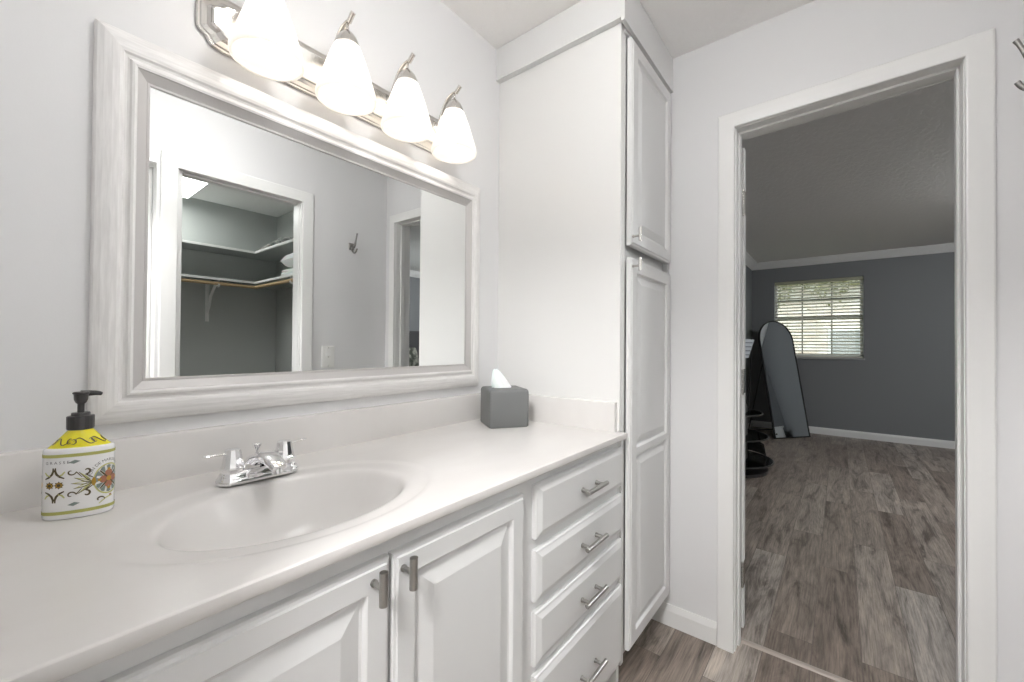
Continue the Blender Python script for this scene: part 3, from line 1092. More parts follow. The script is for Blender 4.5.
class Print(MB):
    def poly(s, pts, off=.0004):
        s.add([on_bottle(x, z, off) for x, z in pts], [tuple(range(len(pts)))])
    def disc(s, cx, cz, r, off=.0004, rz=None, n=20):
        rz = rz or r
        s.poly([(cx + r * math.cos(2 * PI * k / n), cz + rz * math.sin(2 * PI * k / n)) for k in range(n)], off)
    def ring(s, cx, cz, r0, r1, off=.0005, n=28):
        for k in range(n):
            a, b = 2 * PI * k / n, 2 * PI * (k + 1) / n
            s.poly([(cx + r * math.cos(t), cz + r * math.sin(t)) for r, t in ((r0, a), (r1, a), (r1, b), (r0, b))], off)
    def stroke(s, pts, w, off=.0005):
        m_ = len(pts)
        L_ = []
        for i, p in enumerate(pts):
            p = Vector(p)
            t = (Vector(pts[min(i + 1, m_ - 1)]) - Vector(pts[max(i - 1, 0)])).normalized()
            nn = Vector((-t.y, t.x))
            ww = w * (.35 + .65 * math.sin(PI * (i + .5) / m_))
            L_.append((p + nn * ww / 2, p - nn * ww / 2))
        for i in range(m_ - 1):
            s.poly([L_[i][0], L_[i + 1][0], L_[i + 1][1], L_[i][1]], off)
def spiral(cx, cz, r, a0, turns, flipx=1, flipz=1, tail=None, n=22):
    pts = []
    for k in range(n + 1):
        t = k / n
        rr_ = r * (.25 + .75 * t)
        a = a0 + turns * 2 * PI * t
        pts.append((cx + flipx * rr_ * math.cos(a), cz + flipz * rr_ * math.sin(a)))
    if tail:
        for k in range(1, 6):
            t = k / 5
            e_ = pts[n]
            pts.append((e_[0] + (tail[0] - e_[0]) * t, e_[1] + (tail[1] - e_[1]) * t))
    return pts
pall = Print()
pall.loops([bell(BA - i, BB - i, z) for i, z in ((.004, 0), (.0012, .0015), (0, .005), (0, .1115), (.0005, .115), (.0025, .1165), (.004, .117))], cap0=True)
def join(other, mi):
    pall.mi = mi
    pall.add(other.v, other.f)
nseg = 90
for (za, zb) in ((.0095, .0148), (.1028, .1080)):
    pr = Print()
    for k in range(nseg):
        s0, s1 = PER * k / nseg, PER * (k + 1) / nseg
        pr.add([on_bottle(s0, za), on_bottle(s1, za), on_bottle(s1, zb), on_bottle(s0, zb)], [(0, 1, 2, 3)])
    join(pr, 1)
EC, EZ = .0410, .0590        # emblem centre
ER, EV = .0190, .0255        # its half width and half height
FZ = .0580
brn, gld, gry, rst, slt, lim = Print(), Print(), Print(), Print(), Print(), Print()
def em(r, a):
    return (EC + ER * r * math.cos(a), EZ + EV * r * math.sin(a))
slt.disc(EC, EZ, ER, .0004, EV, 32)
for k in range(36):
    a, b = 2 * PI * k / 36, 2 * PI * (k + 1) / 36
    lim.poly([em(.93, a), em(1.02, a), em(1.02, b), em(.93, b)], .0008)
for k in range(12):
    a = 2 * PI * k / 12
    gry.poly([em(.40, a), em(.86, a - .19), em(.92, a), em(.86, a + .19)], .0007)
for k in range(4):
    a = PI / 2 * k
    c = em(.36, a)
    rst.disc(c[0], c[1], .0052, .0009, .0062)
    brn.stroke([em(.12, a + PI / 4), em(.4, a + PI / 4), em(.65, a + PI / 4), em(.85, a + PI / 4)], .0024, .0010)
    c = em(.62, a)
    gld.disc(c[0], c[1], .0024, .0011)
gld.disc(EC, EZ, .0034, .0012, .0042)
XE = EC - ER
# fan of leaves left of the emblem
for dz, ln in ((.020, .017), (.011, .022), (.002, .026), (-.007, .023), (-.016, .018)):
    x1_, z1_ = XE, EZ - .002
    x0_, z0_ = x1_ - ln, EZ + dz - .002
    lim.poly([(x1_, z1_), (x1_ - ln * .4, z1_ + (z0_ - z1_) * .4 + .0030), (x0_, z0_), (x1_ - ln * .45, z1_ + (z0_ - z1_) * .45 - .0030)], .0005)
    brn.stroke([(x1_, z1_), ((x1_ + x0_) / 2, (z1_ + z0_) / 2 - .0020), (x0_, z0_)], .0011, .0008)
for sg in (1, -1):
    brn.stroke(spiral(XE - .008, EZ + sg * .0190, .0058, 0.5, .7, -1, sg, (XE, EZ + sg * .006)), .0028)
    brn.stroke(spiral(XE - .026, EZ + sg * .0190, .0060, 1.2, .8, 1, sg, (XE - .013, EZ + sg * .009)), .0021)
brn.stroke(spiral(XE + .008, EZ - .0335, .0062, 2.6, .6, 1, -1), .0024)
gld.disc(XE + .0005, EZ - .001, .0026, .0010, .0070)
# twin flowers with scrolls
for i_, fx in enumerate((-.0305, -.0185)):
    gld.disc(fx, FZ, .0048, .0005)
    brn.disc(fx, FZ, .0024, .0009)
    for k in range(8):
        a = PI / 4 * k
        brn.poly([(fx + .0040 * math.cos(a - .3), FZ + .0040 * math.sin(a - .3)), (fx + .0068 * math.cos(a), FZ + .0068 * math.sin(a)), (fx + .0040 * math.cos(a + .3), FZ + .0040 * math.sin(a + .3))], .0006)
    fl = -1 if i_ == 0 else 1
    for sg in (1, -1):
        brn.stroke([(fx - fl * .0045, FZ + sg * .0285), (fx - fl * .0048, FZ + sg * .0235), (fx - fl * .003, FZ + sg * .018), (fx + fl * .001, FZ + sg * .0135), (fx + fl * .0065, FZ + sg * .0105)], .0032)
        lim.stroke([(fx - fl * .001, FZ + sg * .015), (fx + fl * .0035, FZ + sg * .0165), (fx + fl * .0070, FZ + sg * .0215)], .0026)
for (dx_, dz_) in ((-.0005, .0365), (-.0005, -.0330)):
    gry.poly([(dx_ - .0075, FZ + dz_ - .0008), (dx_ + .0005, FZ + dz_ + .0032), (dx_ + .0075, FZ + dz_ + .0008), (dx_ - .0005, FZ + dz_ - .0032)])
# pattern continues on the left end and the back
for base_s in (-.058, .085):
    for sg in (1, -1):
        brn.stroke(spiral(base_s, FZ + sg * .016, .006, .5, .9, 1, sg, (base_s + .008, FZ + sg * .003)), .0022)
    gld.disc(base_s + .011, FZ, .0042)
# ribbon plaque low right
lim.stroke([(EC - .012, EZ - .0400), (EC - .004, EZ - .0330), (EC + .004, EZ - .0305), (EC + .014, EZ - .0305)], .0022)
rst.disc(EC + .003, EZ - .0290, .0018)
for k_, q_ in enumerate((brn, gld, gry, rst, slt, lim)):
    join(q_, 2 + k_)
# scrolls on the yellow shoulder
mb = shoulder
mb.mi = 1
def on_sh(t, k, off=.0005):
    a, b, z = sh_(k)
    p = ell_pt(t, off, 2.2 - .2 * k, a, b)
    q_ = BC + bx * p.x + by * p.y
    return Vector((q_.x, q_.y, ZC + z + off))
def sh_stroke(pts, w=.0013):
    P = [on_sh(t, k) for t, k in pts]
    mb.tube(P, [w * (.35 + .65 * math.sin(PI * (i + .5) / len(P))) * .6 for i in range(len(P))], 6)
for t0 in (-2.25, -1.25, -.55, 1.2, 2.2):
    n_ = 18
    sh_stroke([(t0 - .42 + .84 * k / n_, .32 + .17 * math.sin(2 * PI * k / n_) ) for k in range(n_ + 1)])
    sh_stroke([(t0 - .42 + .10 * math.sin(a) , .32 + .14 * math.cos(a) - .02) for a in [PI * .3 * k for k in range(-1, 5)]])
    sh_stroke([(t0 + .42 - .10 * math.sin(a) , .32 - .14 * math.cos(a) + .02) for a in [PI * .3 * k for k in range(-1, 5)]])
mb.build('shoulder', [M['yellow'], M['dkbrown']], sd, smooth=True, angle=60)['label'] = 'bright yellow glazed shoulder with brown scrolls'
# lettering
def lettering(body, size, name, place):
    cu = bpy.data.curves.new(name, 'FONT')
    cu.body = body
    cu.size = size
    cu.align_x = 'CENTER'
    cu.resolution_u = 2
    tmp = bpy.data.objects.new('tmp', cu)
    COL.objects.link(tmp)
    bpy.context.view_layer.update()
    me = bpy.data.meshes.new_from_object(tmp.evaluated_get(bpy.context.evaluated_depsgraph_get()))
    vs = [place(v.co.x, v.co.y) for v in me.vertices]
    fs = [tuple(p.vertices) for p in me.polygons]
    bpy.data.objects.remove(tmp)
    bpy.data.meshes.remove(me)
    bpy.data.curves.remove(cu)
    mb_ = MB(); mb_.add(vs, fs)
    join(mb_, 8)
def arc_place(x, y):
    R = .0225
    a = PI / 2 + .42 - x / (R * 1.17)
    return on_bottle(EC + (R + y) * math.cos(a), EZ + (R * 1.33 + y) * math.sin(a), .0007)
lettering('SAVON DE MARSEILLE', .0066, 'arched_lettering', arc_place)
lettering('G R A S S E', .0064, 'top_lettering', lambda x, y: on_bottle(-.0215 + x, .0925 + y, .0007))
pall.build('bottle', [M['bottle'], M['olive'], M['dkbrown'], M['gold'], M['greyprint'], M['rust'], M['slate'], M['lime'], M['txt']], sd, smooth=True, angle=50)['label'] = 'white glazed body with olive bands, scrolls and a round floral emblem'

# ------------------------------------------------------------------ robe hook and switch on the closet wall
hk = thing('robe_hook', (1.545, YR, 1.86), 'satin nickel double robe hook on the grey wall between closet door and bedroom door', 'hook')
mb = MB()
mb.box(1.524, 1.564, YR, YR + .007, 1.840, 1.888, .003)
mb.build('plate', M['hook'], hk)
mb = MB()
mb.tube(bez(((1.545, YR + .006, 1.858), (1.545, YR + .050, 1.835), (1.545, YR + .052, 1.895), (1.545, YR + .076, 1.945)), 14), [.0075] * 8 + [.0068, .006, .0056, .0052, .005, .005, .0058], 12)
mb.tube(bez(((1.545, YR + .006, 1.852), (1.545, YR + .026, 1.805), (1.545, YR + .060, 1.805), (1.545, YR + .074, 1.842)), 12), .0056, 12)
mb.build('hook', M['hook'], hk, smooth=True)
sw = thing('switch_plate', (1.388, YR, 1.105), 'white wall plate with rocker and outlet beside the closet casing', 'light switch')
mb = MB()
mb.box(1.345, 1.431, YR, YR + .006, 1.035, 1.178, .0022)
mb.build('cover_plate', M['plate'], sw)
mb = MB()
mb.box(1.370, 1.406, YR + .006, YR + .009, 1.112, 1.160, .001)
mb.build('rocker', M['trim'], sw)
mb = MB()
mb.box(1.370, 1.406, YR + .006, YR + .008, 1.052, 1.100, .001)
for z in (1.066, 1.086):
    mb.box(1.381, 1.384, YR + .008, YR + .0085, z - .004, z + .004)
    mb.box(1.392, 1.395, YR + .008, YR + .0085, z - .004, z + .004)
mb.build('outlet', M['plate'], sw)
for z in (1.166, 1.106, 1.045):
    MB().cyl((1.388, YR + .006, z), (1.388, YR + .0072, z), .003, 10).build('screw', M['nickelp'], sw)

# ------------------------------------------------------------------ added fill domes, closet ceiling panel
def fill_dome(x, y, r, label, m):  # unseen domes added to brighten bathroom, hall and bedroom
    t = thing('panel_or_fill_light', (x, y, H), label, 'ceiling light')
    MB().lathe([(r + .012, 0), (r + .014, -.008), (r + .010, -.02), (r, -.022)], (x, y, H), 48, cap1=False).build('rim', M['nickelp'], t, smooth=True)
    MB().lathe([(r, -.02), (r * 1.04, -.05), (r * .98, -.085), (r * .8, -.115), (r * .5, -.135), (.005, -.142)], (x, y, H), 48, cap0=True).build('diffuser', m, t, smooth=True)
fill_dome(.60, .24, .115, 'added unseen fill-light dome above the bathroom floor', M['dbath'])
fill_dome(-.75, .0, .13, 'added unseen fill-light dome in the hall behind the camera', M['dhall'])
fill_dome(4.3, -1.75, .15, 'added unseen fill-light dome in the grey bedroom', M['dbed'])
cl = thing('panel_or_fill_light', (.73, -1.70, H), 'square lit ceiling panel light inside the closet', 'ceiling light')
mb = MB()
cxl0, cxl1, cyl0, cyl1 = .45, 1.01, -1.98, -1.42
mb.loops([[(cxl0 + i, cyl0 + i, z), (cxl1 - i, cyl0 + i, z), (cxl1 - i, cyl1 - i, z), (cxl0 + i, cyl1 - i, z)] for i, z in ((0, H), (0, H - .055), (.012, H - .06), (.012, H - .055))], cap1=False)
mb.build('housing', M['closetwhite'], cl)
mb = MB()
mb.box(cxl0 + .012, cxl1 - .012, cyl0 + .012, cyl1 - .012, H - .058, H - .05)
mb.build('diffuser', M['dclo'], cl)

# ------------------------------------------------------------------ closet fittings
def lshelf(z, label):
    d_ = .29
    t = thing('closet_shelf', (1.2, -1.9, z), label, 'shelf')
    P = [(-.2, -2.13), (1.755, -2.13), (1.755, YR - .10), (1.755 - d_, YR - .10), (1.755 - d_, -2.13 + d_), (-.2, -2.13 + d_)]
    MB().prism(P, lambda p: (p[0], p[1], z - .014), lambda p: (p[0], p[1], z)).build('board', M['shelfshade'], t)  # underside shade put into the board colour
    mb = MB()
    e = .014
    mb.prism([(-.2, -2.13 + d_), (1.755 - d_, -2.13 + d_), (1.755 - d_, YR - .10), (1.755 - d_ - e, YR - .10), (1.755 - d_ - e, -2.13 + d_ + e), (-.2, -2.13 + d_ + e)],
             lambda p: (p[0], p[1], z - .017), lambda p: (p[0], p[1], z + .001))
    mb.build('front_nosing', M['closetwhite'], t)['label'] = 'white front edge of the shaded board'
lshelf(2.005, 'upper white L-shaped closet shelf holding flat packages')
lshelf(1.735, 'lower white L-shaped closet shelf above the wooden rod')
mb = MB()
zr, dr_ = 1.690, .285
mb.tube([(-.199, -2.13 + dr_, zr), (1.755 - dr_, -2.13 + dr_, zr)], .014, 16)
mb.tube([(1.755 - dr_, -2.13 + dr_, zr), (1.755 - dr_, YR - .101, zr)], .014, 16)
tag(mb.build('closet_rod', M['wood_rod'], None, True, origin=(1.2, -1.85, zr)), 'round pine closet rod under the lower shelf', 'closet rod')
def bracket(x, y, dx, dy, label):
    # dx,dy: direction from wall to room
    t = thing('shelf_bracket', (x, y, 1.38), label, 'bracket')
    def P(u_, z): return (x + dx * u_, y + dy * u_, z)
    mb = MB()
    w = .011
    def bar(a, b, r=.008): mb.tube([P(*a), P(*b)], r, 4)
    bar((.006, 1.716), (.006, 1.38), .015)
    bar((.006, 1.712), (.300, 1.712), .008)
    mb.build('wall_arm', M['closetwhite'], t)
    mb = MB()
    mb.tube([P(.010, 1.46), P(.06, 1.52), P(.10, 1.60), P(.235, 1.70)], .011, 6)
    mb.tube([P(.255, 1.712), P(.258, 1.682), P(.272, 1.664), P(.296, 1.668), P(.303, 1.684)], .008, 6)
    mb.build('brace', M['closetwhite'], t)
bracket(1.185, -2.13, 0, 1, 'white diagonal shelf bracket on the closet back wall')
bracket(1.755, -1.13, -1, 0, 'white shelf bracket on the closet side wall')
# things on the shelves
def soft_pack(name, cx, cy, z, lx, ly, h, m, label, cat, seed, group=None):
    random.seed(seed)
    mb = MB()
    n = 12
    vs, fs = [], []
    for side in (0, 1):
        for i in range(n + 1):
            for j in range(n + 1):
                a, b = i / n * 2 - 1, j / n * 2 - 1
                e = (1 - a ** 4) * (1 - b ** 4)
                zz = h / 2 + (1 if side else -1) * h / 2 * (e ** .4) * (1 + .18 * math.sin(5 * a + seed) * math.cos(4 * b + seed) * side)
                vs.append((cx + a * lx / 2, cy + b * ly / 2, z + max(zz, 0)))
    N_ = (n + 1) ** 2
    for side in (0, 1):
        for i in range(n):
            for j in range(n):
                k = side * N_ + i * (n + 1) + j
                fs.append((k, k + 1, k + n + 2, k + n + 1))
    mb.add(vs, fs)
    return tag(mb.build(name, m, None, True, origin=(cx, cy, z), angle=80), label, cat, group)
mp1 = mat('pink_grey_package', (.42, .33, .31), .3); noise_mix(mp1, (.30, .22, .22), (.62, .60, .58), 16, (1, 1, 1), .4, .6)
mp2 = mat('clear_grey_package', (.36, .37, .36), .25); noise_mix(mp2, (.25, .27, .27), (.6, .6, .58), 20, (1, 1, 1), .4, .62)
soft_pack('folded_package', 1.60, -1.72, 2.006, .24, .20, .055, mp1, 'small pinkish plastic package at the inner end of the upper closet shelf', 'package', 2)
soft_pack('folded_package', 1.60, -1.44, 2.006, .26, .32, .07, mp2, 'long clear grey plastic package on the upper closet shelf nearest the door', 'package', 5)
soft_pack('pillow', 1.60, -1.14, 1.80, .27, .40, .13, M['tissue'], 'white pillow lying on papers on the lower closet shelf', 'pillow', 8)
for k in range(3):
    mb = MB(); mb.box(1.50, 1.74, -1.42 + .01 * k, -.86, 1.7365 + k * .0212, 1.7365 + k * .0212 + .0205, .003)
    tag(mb.build('folded_sheet', M['tissue'], None, origin=(1.61, -1.3, 1.7365 + k * .0212)), ['bottom white folded sheet under the pillow in the closet', 'middle white folded sheet under the pillow in the closet', 'top white folded sheet directly under the closet pillow'][k], 'folded linen', 'folded sheets on the lower closet shelf')

# ------------------------------------------------------------------ bedroom window and blind
w1 = sroot('window_1', (XF + .08, .256, WZ0))
mb = MB()
xa, xb = XF + .075, XF + .12
fw = .035
mb.box(xa, xb, WY0, WY0 + fw, WZ0, WZ1); mb.box(xa, xb, WY1 - fw, WY1, WZ0, WZ1)
mb.box(xa, xb, WY0, WY1, WZ0, WZ0 + fw); mb.box(xa, xb, WY0, WY1, WZ1 - fw, WZ1)
mb.build('window_frame', M['trim'], w1)
mb = MB()
zr_ = 1.605
mb.box(xa + .0, xb - .002, WY0 + fw, WY1 - fw, zr_ - .024, zr_ + .024)
mb.build('meeting_rail', mat('grey_sash_rail', (.55, .55, .52), .5), w1)
mb = MB()
for yy in (WY0 + (WY1 - WY0) / 3, WY0 + (WY1 - WY0) * 2 / 3):
    mb.box(xa + .012, xb - .016, yy - .008, yy + .008, WZ0 + fw, WZ1 - fw)
mb.box(xa + .012, xb - .016, WY0 + fw, WY1 - fw, 1.862, 1.876)
mb.build('sash_bars', mat('dark_sash', (.10, .10, .10), .5), w1)
mb = MB(); mb.box(xa + .022, xa + .026, WY0 + fw, WY1 - fw, WZ0 + fw, WZ1 - fw)
mb.build('window_pane', M['pane'], w1)
mb = MB(); mb.box(XF - .022, XF + .075, WY0 - .012, WY1 + .012, WZ0 - .022, WZ0, .003)
mb.build('window_sill', mat('grey_sill', (.45, .45, .45), .5), w1)

bl = thing('window_blind', (XF + .04, .256, WZ0), 'horizontal slat blind hanging open in the bedroom window', 'window blind')
mb = MB(); mb.box(XF + .010, XF + .065, WY0 + .006, WY1 - .006, WZ1 - .045, WZ1 - .002, .003)
mb.build('headrail', mat('olive_valance', (.40, .40, .30), .5), bl)
M['slat'] = mat('cream_slat', (.80, .77, .70), .5)
mb = MB()
ns = 23
for k in range(ns):
    z = WZ0 + .045 + (WZ1 - .075 - WZ0 - .045) * k / (ns - 1)
    tl = math.radians(-17)
    cx_, hwid = XF + .038, .024
    pr_ = []
    for j in range(5):
        a = (j / 4 * 2 - 1)
        pr_.append((a * hwid, .0018 * (1 - a * a)))
    prof_ = [(x_, z_ + .0012) for x_, z_ in pr_] + [(x_, z_ - .0012) for x_, z_ in reversed(pr_)]
    prof_ = [(cx_ + x_ * math.cos(tl) - z_ * math.sin(tl), z + x_ * math.sin(tl) + z_ * math.cos(tl)) for x_, z_ in prof_]
    mb.prism(prof_, lambda p: (p[0], WY0 + .010, p[1]), lambda p: (p[0], WY1 - .010, p[1]))
mb.build('slats', M['slat'], bl)
mb = MB(); mb.box(XF + .016, XF + .060, WY0 + .010, WY1 - .010, WZ0 + .004, WZ0 + .022, .003)
mb.build('bottom_rail', M['slat'], bl)
mb = MB()
for yy in (WY0 + .16, .256, WY1 - .16):
    for xx in (XF + .013, XF + .063):
        mb.cyl((xx, yy, WZ0 + .02), (xx, yy, WZ1 - .04), .0012, 6)
mb.build('ladder_cords', M['slat'], bl)

# unseen bedroom window, added to bring daylight onto the ceiling
w2 = sroot('added_window', (3.25, -3.55, .9))
mb = MB()
for a_, b_, c_, d_ in ((2.6, 2.64, .9, 2.1), (3.86, 3.9, .9, 2.1), (2.6, 3.9, .9, .94), (2.6, 3.9, 2.06, 2.1), (2.6, 3.9, 1.48, 1.52)):
    mb.box(a_, b_, -3.57, -3.53, c_, d_)
mb.build('window_frame', M['trim'], w2)
mb = MB(); mb.box(2.64, 3.86, -3.552, -3.548, .94, 2.06)
mb.build('window_pane', M['pane'], w2)

# ------------------------------------------------------------------ floor mirror
A = Vector((6.345, .672, 0)); B = Vector((6.79, .324, 0))
bdir = (B - A).normalized()
nb = Vector((bdir.y, -bdir.x, 0))
if nb.x < 0: nb = -nb          # pointing away from the camera
LEAN, MH = .31, 1.55
updir = (nb * LEAN + Vector((0, 0, MH))).normalized()
mlen = math.sqrt(LEAN ** 2 + MH ** 2)
fn_ = bdir.cross(updir)
if fn_.dot(nb) > 0: fn_ = -fn_
wM = (B - A).length
fm = thing('floor_mirror', tuple((A + B) / 2), 'arched full-length floor mirror with thin black frame leaning by the bedroom window', 'mirror')
def arch(inset, n=24):
    w = wM / 2 - inset
    hgt_ = mlen - wM / 2
    pts = [(-w, inset), (w, inset)]
    for k in range(n + 1):
        a = PI * k / n
        pts.append((w * math.cos(a), hgt_ + w * math.sin(a)))
    return pts
def Pm(p, d_): return (A + B) / 2 + bdir * p[0] + updir * p[1] + fn_ * d_ + Vector((0, 0, .002))
mb = MB()
o_, i_2 = arch(0), arch(.012)
mb.loops([[Pm(p, 0) for p in o_], [Pm(p, .024) for p in o_], [Pm(p, .024) for p in i_2], [Pm(p, .016) for p in i_2]], cap0=True, cap1=False)
mb.build('frame', M['black'], fm)
mb = MB()
mb.prism(arch(.011), lambda p: Pm(p, .012), lambda p: Pm(p, .018))
mb.build('mirror_glass', M['mirrord'], fm)
mb = MB()
for s_ in (-.16, .16):
    mb.tube([Pm((s_, 1.25), 0), (A + B) / 2 + bdir * s_ * 1.3 + nb * .50 + Vector((0, 0, .006))], .007, 8)
mb.tube([(A + B) / 2 + bdir * -.208 + nb * .50 + Vector((0, 0, .007)), (A + B) / 2 + bdir * .208 + nb * .50 + Vector((0, 0, .007))], .006, 8)
mb.build('easel_stand', M['black'], fm)

# ------------------------------------------------------------------ tiered black glass stand by the bedroom wall
gs = thing('glass_stand', (4.56, .80, 0), 'black media stand with curved smoked glass tiers beside the floor mirror', 'media stand')
def dshape(cx, cy, r, n=24, back=.16):
    pts = []
    for k in range(n + 1):
        a = math.radians(-205 + 230 * k / n)
        pts.append((cx + r * math.cos(a) * 1.0, cy + r * math.sin(a)))
    pts.append((cx + r * .85, cy + back)); pts.append((cx - r * .85, cy + back))
    return pts
gx, gy = 4.56, .90
for (z, r) in ((.10, .41), (.33, .37), (.55, .32)):
    mb = MB()
    mb.prism(dshape(gx, gy, r, back=.12), lambda p: (p[0], p[1], z), lambda p: (p[0], p[1], z + .010))
    sh__ = mb.build('glass_shelf', M['smoked'], gs)
    mb = MB()
    P = dshape(gx, gy, r + .003, back=.12)[:25]
    mb.tube([(p[0], p[1], z + .005) for p in P], .007, 8)
    mb.build('shelf_rim', M['blackp'], sh__, smooth=True)
mb = MB()
mb.box(gx - .16, gx + .08, gy - .19, gy + .10, .03, .63, .012)
mb.build('column', M['blackp'], gs)
mb = MB()
mb.prism(dshape(gx, gy, .37, back=.12), lambda p: (p[0], p[1], .002), lambda p: (p[0], p[1], .03))
mb.build('base', M['blackp'], gs)
mb = MB()
r = .385
arc = [math.radians(-60 + 75 * k / 10) for k in range(11)]
lower = [(gx + r * math.cos(a), gy + r * math.sin(a)) for a in arc]
upper = [(gx + (r - .02) * math.cos(a), gy + (r - .02) * math.sin(a)) for a in arc]
rings = []
for k in range(11):
    a = arc[k]
    n_ = Vector((math.cos(a), math.sin(a), 0))
    lo3, up3 = Vector((*lower[k], .125)), Vector((*upper[k], .315 - .08 * (1 - k / 10)))
    rings.append([lo3, up3, up3 - n_ * .004, lo3 - n_ * .004])
mb.loops(rings, cap0=True)
mb.build('steel_guard', mat('brushed_steel', (.55, .55, .55), .25, .8), gs, smooth=True)
px_, py_ = 4.70, .700
mb = MB()
mb.tube([(px_, py_ + .02, .56), (px_, py_ + .005, .80), (px_ + .01, py_ - .005, 1.10), (px_ + .02, py_ - .008, 1.28)], .0055, 8)
mb.cyl((px_, py_ + .02, .56), (px_, py_ + .02, .59), .014, 12)
mb.build('upright_rod', M['black'], gs, smooth=True)
# striped card hanging on the rod
M['page'] = mat('printed_page', (.62, .66, .70), .5)
cd = thing('striped_card', (px_, py_, 1.09), 'pale card with grey stripes hanging on the rod of the black glass stand', 'card')
mb = MB()
ex_, ey_ = -.62, .78
def cp(a_, z_, o_=0): return (px_ + ex_ * a_ - ey_ * o_ * .8, py_ + ey_ * a_ - .62 * o_ - .016, z_)
mb.prism([(-.022, 1.265), (.16, 1.275), (.16, 1.075), (.035, 1.085)], lambda p: cp(p[0], p[1]), lambda p: cp(p[0], p[1], -.005))
mb.build('card', M['page'], cd)
mp_ = mat('grey_print', (.2, .22, .25), .5)
for k in range(4):
    mb = MB()
    z_ = 1.110 + k * .040
    mb.prism([(.03 - k * .011, z_), (.155, z_), (.155, z_ + .009), (.028 - k * .011, z_ + .009)], lambda p: cp(p[0], p[1], .0004), lambda p: cp(p[0], p[1], .001))
    mb.build('printed_line', mp_, cd)

# ------------------------------------------------------------------ dresser and bag that the floor mirror reflects
dz = thing('low_dresser', (6.5, -3.25, 0), 'low white dresser with black knobs seen in the floor mirror', 'dresser')
mb = MB()
mb.box(5.9, 7.0, -3.48, -3.03, .06, .56, .004)
mb.box(5.88, 7.02, -3.485, -3.015, .56, .585, .004)
for xx in (5.93, 6.93):
    for yy in (-3.44, -3.09):
        mb.box(xx, xx + .05, yy, yy + .05, 0, .06)
mb.build('body', M['closetwhite'], dz)
for xx in (5.92, 6.46):
    for zz in (.09, .33):
        mb = MB(); mb.box(xx, xx + .52, -3.03, -3.012, zz, zz + .21, .004)
        d_o = mb.build('drawer', M['closetwhite'], dz)
        for kx in (.13, .39):
            mb = MB()
            mb.lathe([(.006, 0), (.006, .012), (.016, .018), (.017, .026), (.010, .030)], (xx + kx, -3.012, zz + .105), 16, axis=Matrix.Rotation(-PI / 2, 3, 'X'))
            mb.build('knob', M['black'], d_o, smooth=True)
mb = MB()
vs = []
rings = []
for t, w in ((0, .15), (.03, .165), (.09, .16), (.14, .13), (.16, .08)):
    rings.append([(6.62 + w * math.cos(a), -3.22 + w * .45 * math.sin(a), .586 + t) for a in [2 * PI * k / 20 for k in range(20)]])
mb.loops(rings, cap0=True)
hbg = thing('handbag', (6.62, -3.22, .586), 'small dark brown handbag on the low white dresser', 'bag')
M['leather'] = mat('brown_leather', (.05, .035, .03), .5)
mb.build('bag_body', M['leather'], hbg, smooth=True)
mb = MB(); mb.tube(bez(((6.54, -3.22, .73), (6.55, -3.22, .86), (6.69, -3.22, .86), (6.70, -3.22, .73)), 14), .008, 8)
mb.build('handle', M['leather'], hbg, smooth=True)

# ------------------------------------------------------------------ bed seen as a sliver in the vanity mirror
bd = thing('bed', (3.6, -2.5, 0), 'bed with tall charcoal headboard and olive patterned bedding deep in the bedroom', 'bed')
mb = MB(); mb.box(2.75, 4.6, -3.49, -3.40, .1, 1.42, .02)
mb.build('headboard', mat('charcoal_fabric', (.06, .06, .062), .8), bd)
mb = MB(); mb.box(2.85, 4.5, -3.39, -1.45, .12, .38, .02)
mb.build('bed_base', M['black'], bd)
mbed = mat('olive_patterned_bedding', (.15, .15, .12), .8); noise_mix(mbed, (.035, .04, .03), (.30, .30, .26), 9, (1, 1, 1), .42, .6)
mb = MB(); mb.box(2.82, 4.53, -3.39, -1.42, .38, .66, .05)
mb.build('duvet', mbed, bd)
for k, (x_, h_) in enumerate(((3.25, .48), (4.05, .48))):
    mb = MB(); rings = []
    for t in range(9):
        a = t / 8 * PI
        w, d_ = .36 * (.85 + .15 * math.sin(a)), .02 + .09 * math.sin(a) ** .6
        rings.append([(x_ + w * math.copysign(abs(math.cos(b)) ** .5, math.cos(b)), -3.24 + d_ * math.sin(b), .66 + h_ * t / 8) for b in [2 * PI * q_ / 24 for q_ in range(24)]])
    mb.loops(rings, cap0=True)
    o = mb.build('pillow', mbed, None, True, origin=(x_, -3.24, .66), angle=60)
    tag(o, ['olive patterned pillow on the side of the bed nearer the doorway', 'olive patterned pillow on the side of the bed farther from the doorway'][k], 'pillow', 'patterned pillows against the headboard')

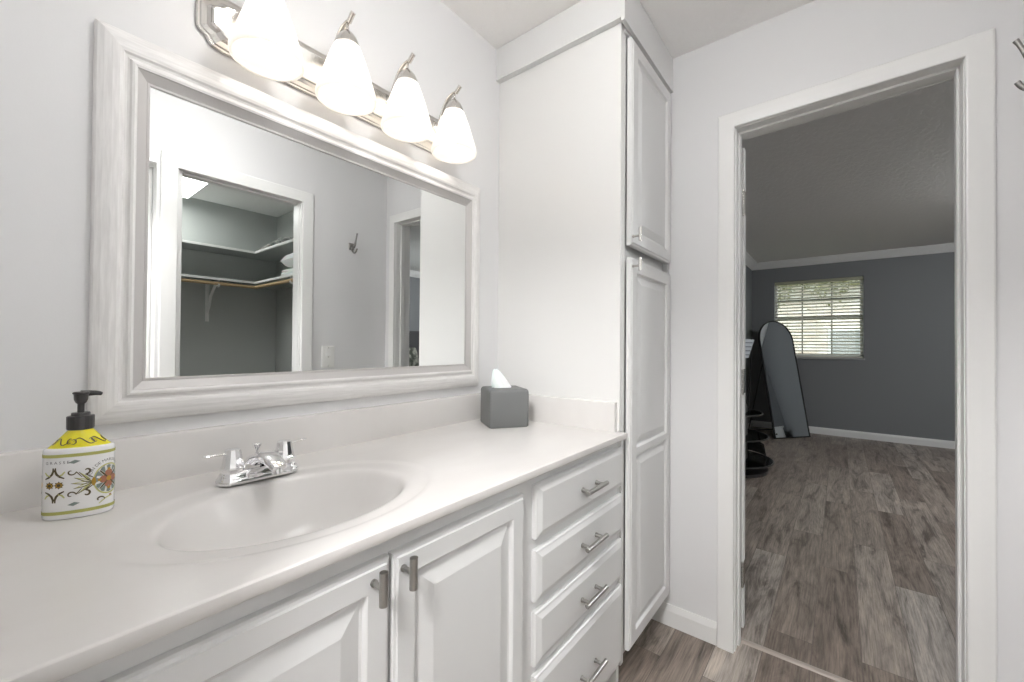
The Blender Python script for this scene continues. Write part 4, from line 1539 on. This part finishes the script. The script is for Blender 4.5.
# ------------------------------------------------------------------ outside the bedroom window
tag(MB().box(7.4, 40, -20, 24, -.35, -.21).build('lawn', mat('lawn_green', (.16, .20, .09), .9)), 'green lawn outside the bedroom window', 'lawn')
hs = thing('house', (16, 1.5, -.2), 'neighbouring house with pale pinkish walls outside the bedroom window', 'house')
msid = mat('pale_siding', (.70, .62, .55), .8); noise_mix(msid, (.68, .55, .47), (.88, .82, .77), 2.0, (1, 1, 6), .4, .6)
mb = MB(); mb.box(15, 22, -6, 9, -.2, 3.1)
mb.build('wall', msid, hs)
mb = MB(); mb.prism([(14.4, 3.1), (18.5, 5.0), (22.6, 3.1)], lambda p: (p[0], -6.6, p[1]), lambda p: (p[0], 9.6, p[1]))
mb.build('roof', mat('grey_shingles', (.50, .47, .44), .9), hs)
for y_ in (-.15, 2.6):
    mb = MB()
    mb.box(14.95, 15.0, y_ - .42, y_ + .42, .95, 1.75)
    wfr = mb.build('window', mat('house_window_trim', (.75, .75, .72), .5), hs)
    MB().box(14.93, 14.955, y_ - .35, y_ + .35, 1.02, 1.68).build('pane', mat('house_window_glass', (.30, .31, .31), .35), wfr)
mb = MB(); mb.box(11.4, 12.1, -.42, .16, -.2, .72, .04)
ac = thing('air_conditioner', (11.8, -.2, -.2), 'grey outdoor air conditioner unit on the lawn outside the window', 'air conditioner')
mb.build('casing', mat('ac_grey', (.24, .245, .24), .5), ac)
mb = MB()
for k in range(9): mb.box(11.385, 11.40, -.37, .11, -.10 + k * .085, -.06 + k * .085)
mb.build('grille', mat('ac_dark', (.10, .10, .10), .5), ac)
tr = thing('leafy_tree', (11, 1.3, -.2), 'leafy yellow-green tree whose branches hang across the top of the window view', 'tree')
random.seed(11)
mb = MB()
mb.tube([(11, 2.2, -.2), (11.1, 2.1, 1.5), (11, 1.9, 3.0), (11.1, 1.7, 4.4)], [.13, .11, .09, .05], 10)
br_ends = []
for k in range(9):
    y1_ = -1.2 + 3.6 * k / 8
    e_ = (10.8 + random.uniform(-.5, .5), y1_, random.uniform(2.4, 3.0))
    mb.tube([(11, 1.95, 2.9), (11, (1.95 + y1_) / 2, 3.25), e_], [.045, .03, .012], 7)
    br_ends.append(e_)
mb.build('trunk', mat('bark', (.12, .09, .07), .9), tr, smooth=True)
mb = MB()
for k in range(1700):
    c = random.random()
    yy = random.uniform(-.9, 2.0)
    drop = .22 * math.sin(yy * 5.0 + 1) + (.35 if yy > .85 else 0)
    p = Vector((10.9 + random.gauss(0, .3), yy, 2.62 - drop * .6 + random.gauss(.05, .20)))
    if p.z < 1.75: continue
    a = Vector((random.uniform(-1, 1), random.uniform(-1, 1), random.uniform(-1, 1))).normalized() * .05
    b = a.cross(Vector((random.uniform(-1, 1), random.uniform(-1, 1), random.uniform(-1, 1)))).normalized() * .024
    mb.add([p - a, p + b, p + a, p - b], [(0, 1, 2, 3)])
ml = mat('yellow_green_leaves', (.20, .19, .08), .6)
mb.build('foliage', ml, tr)
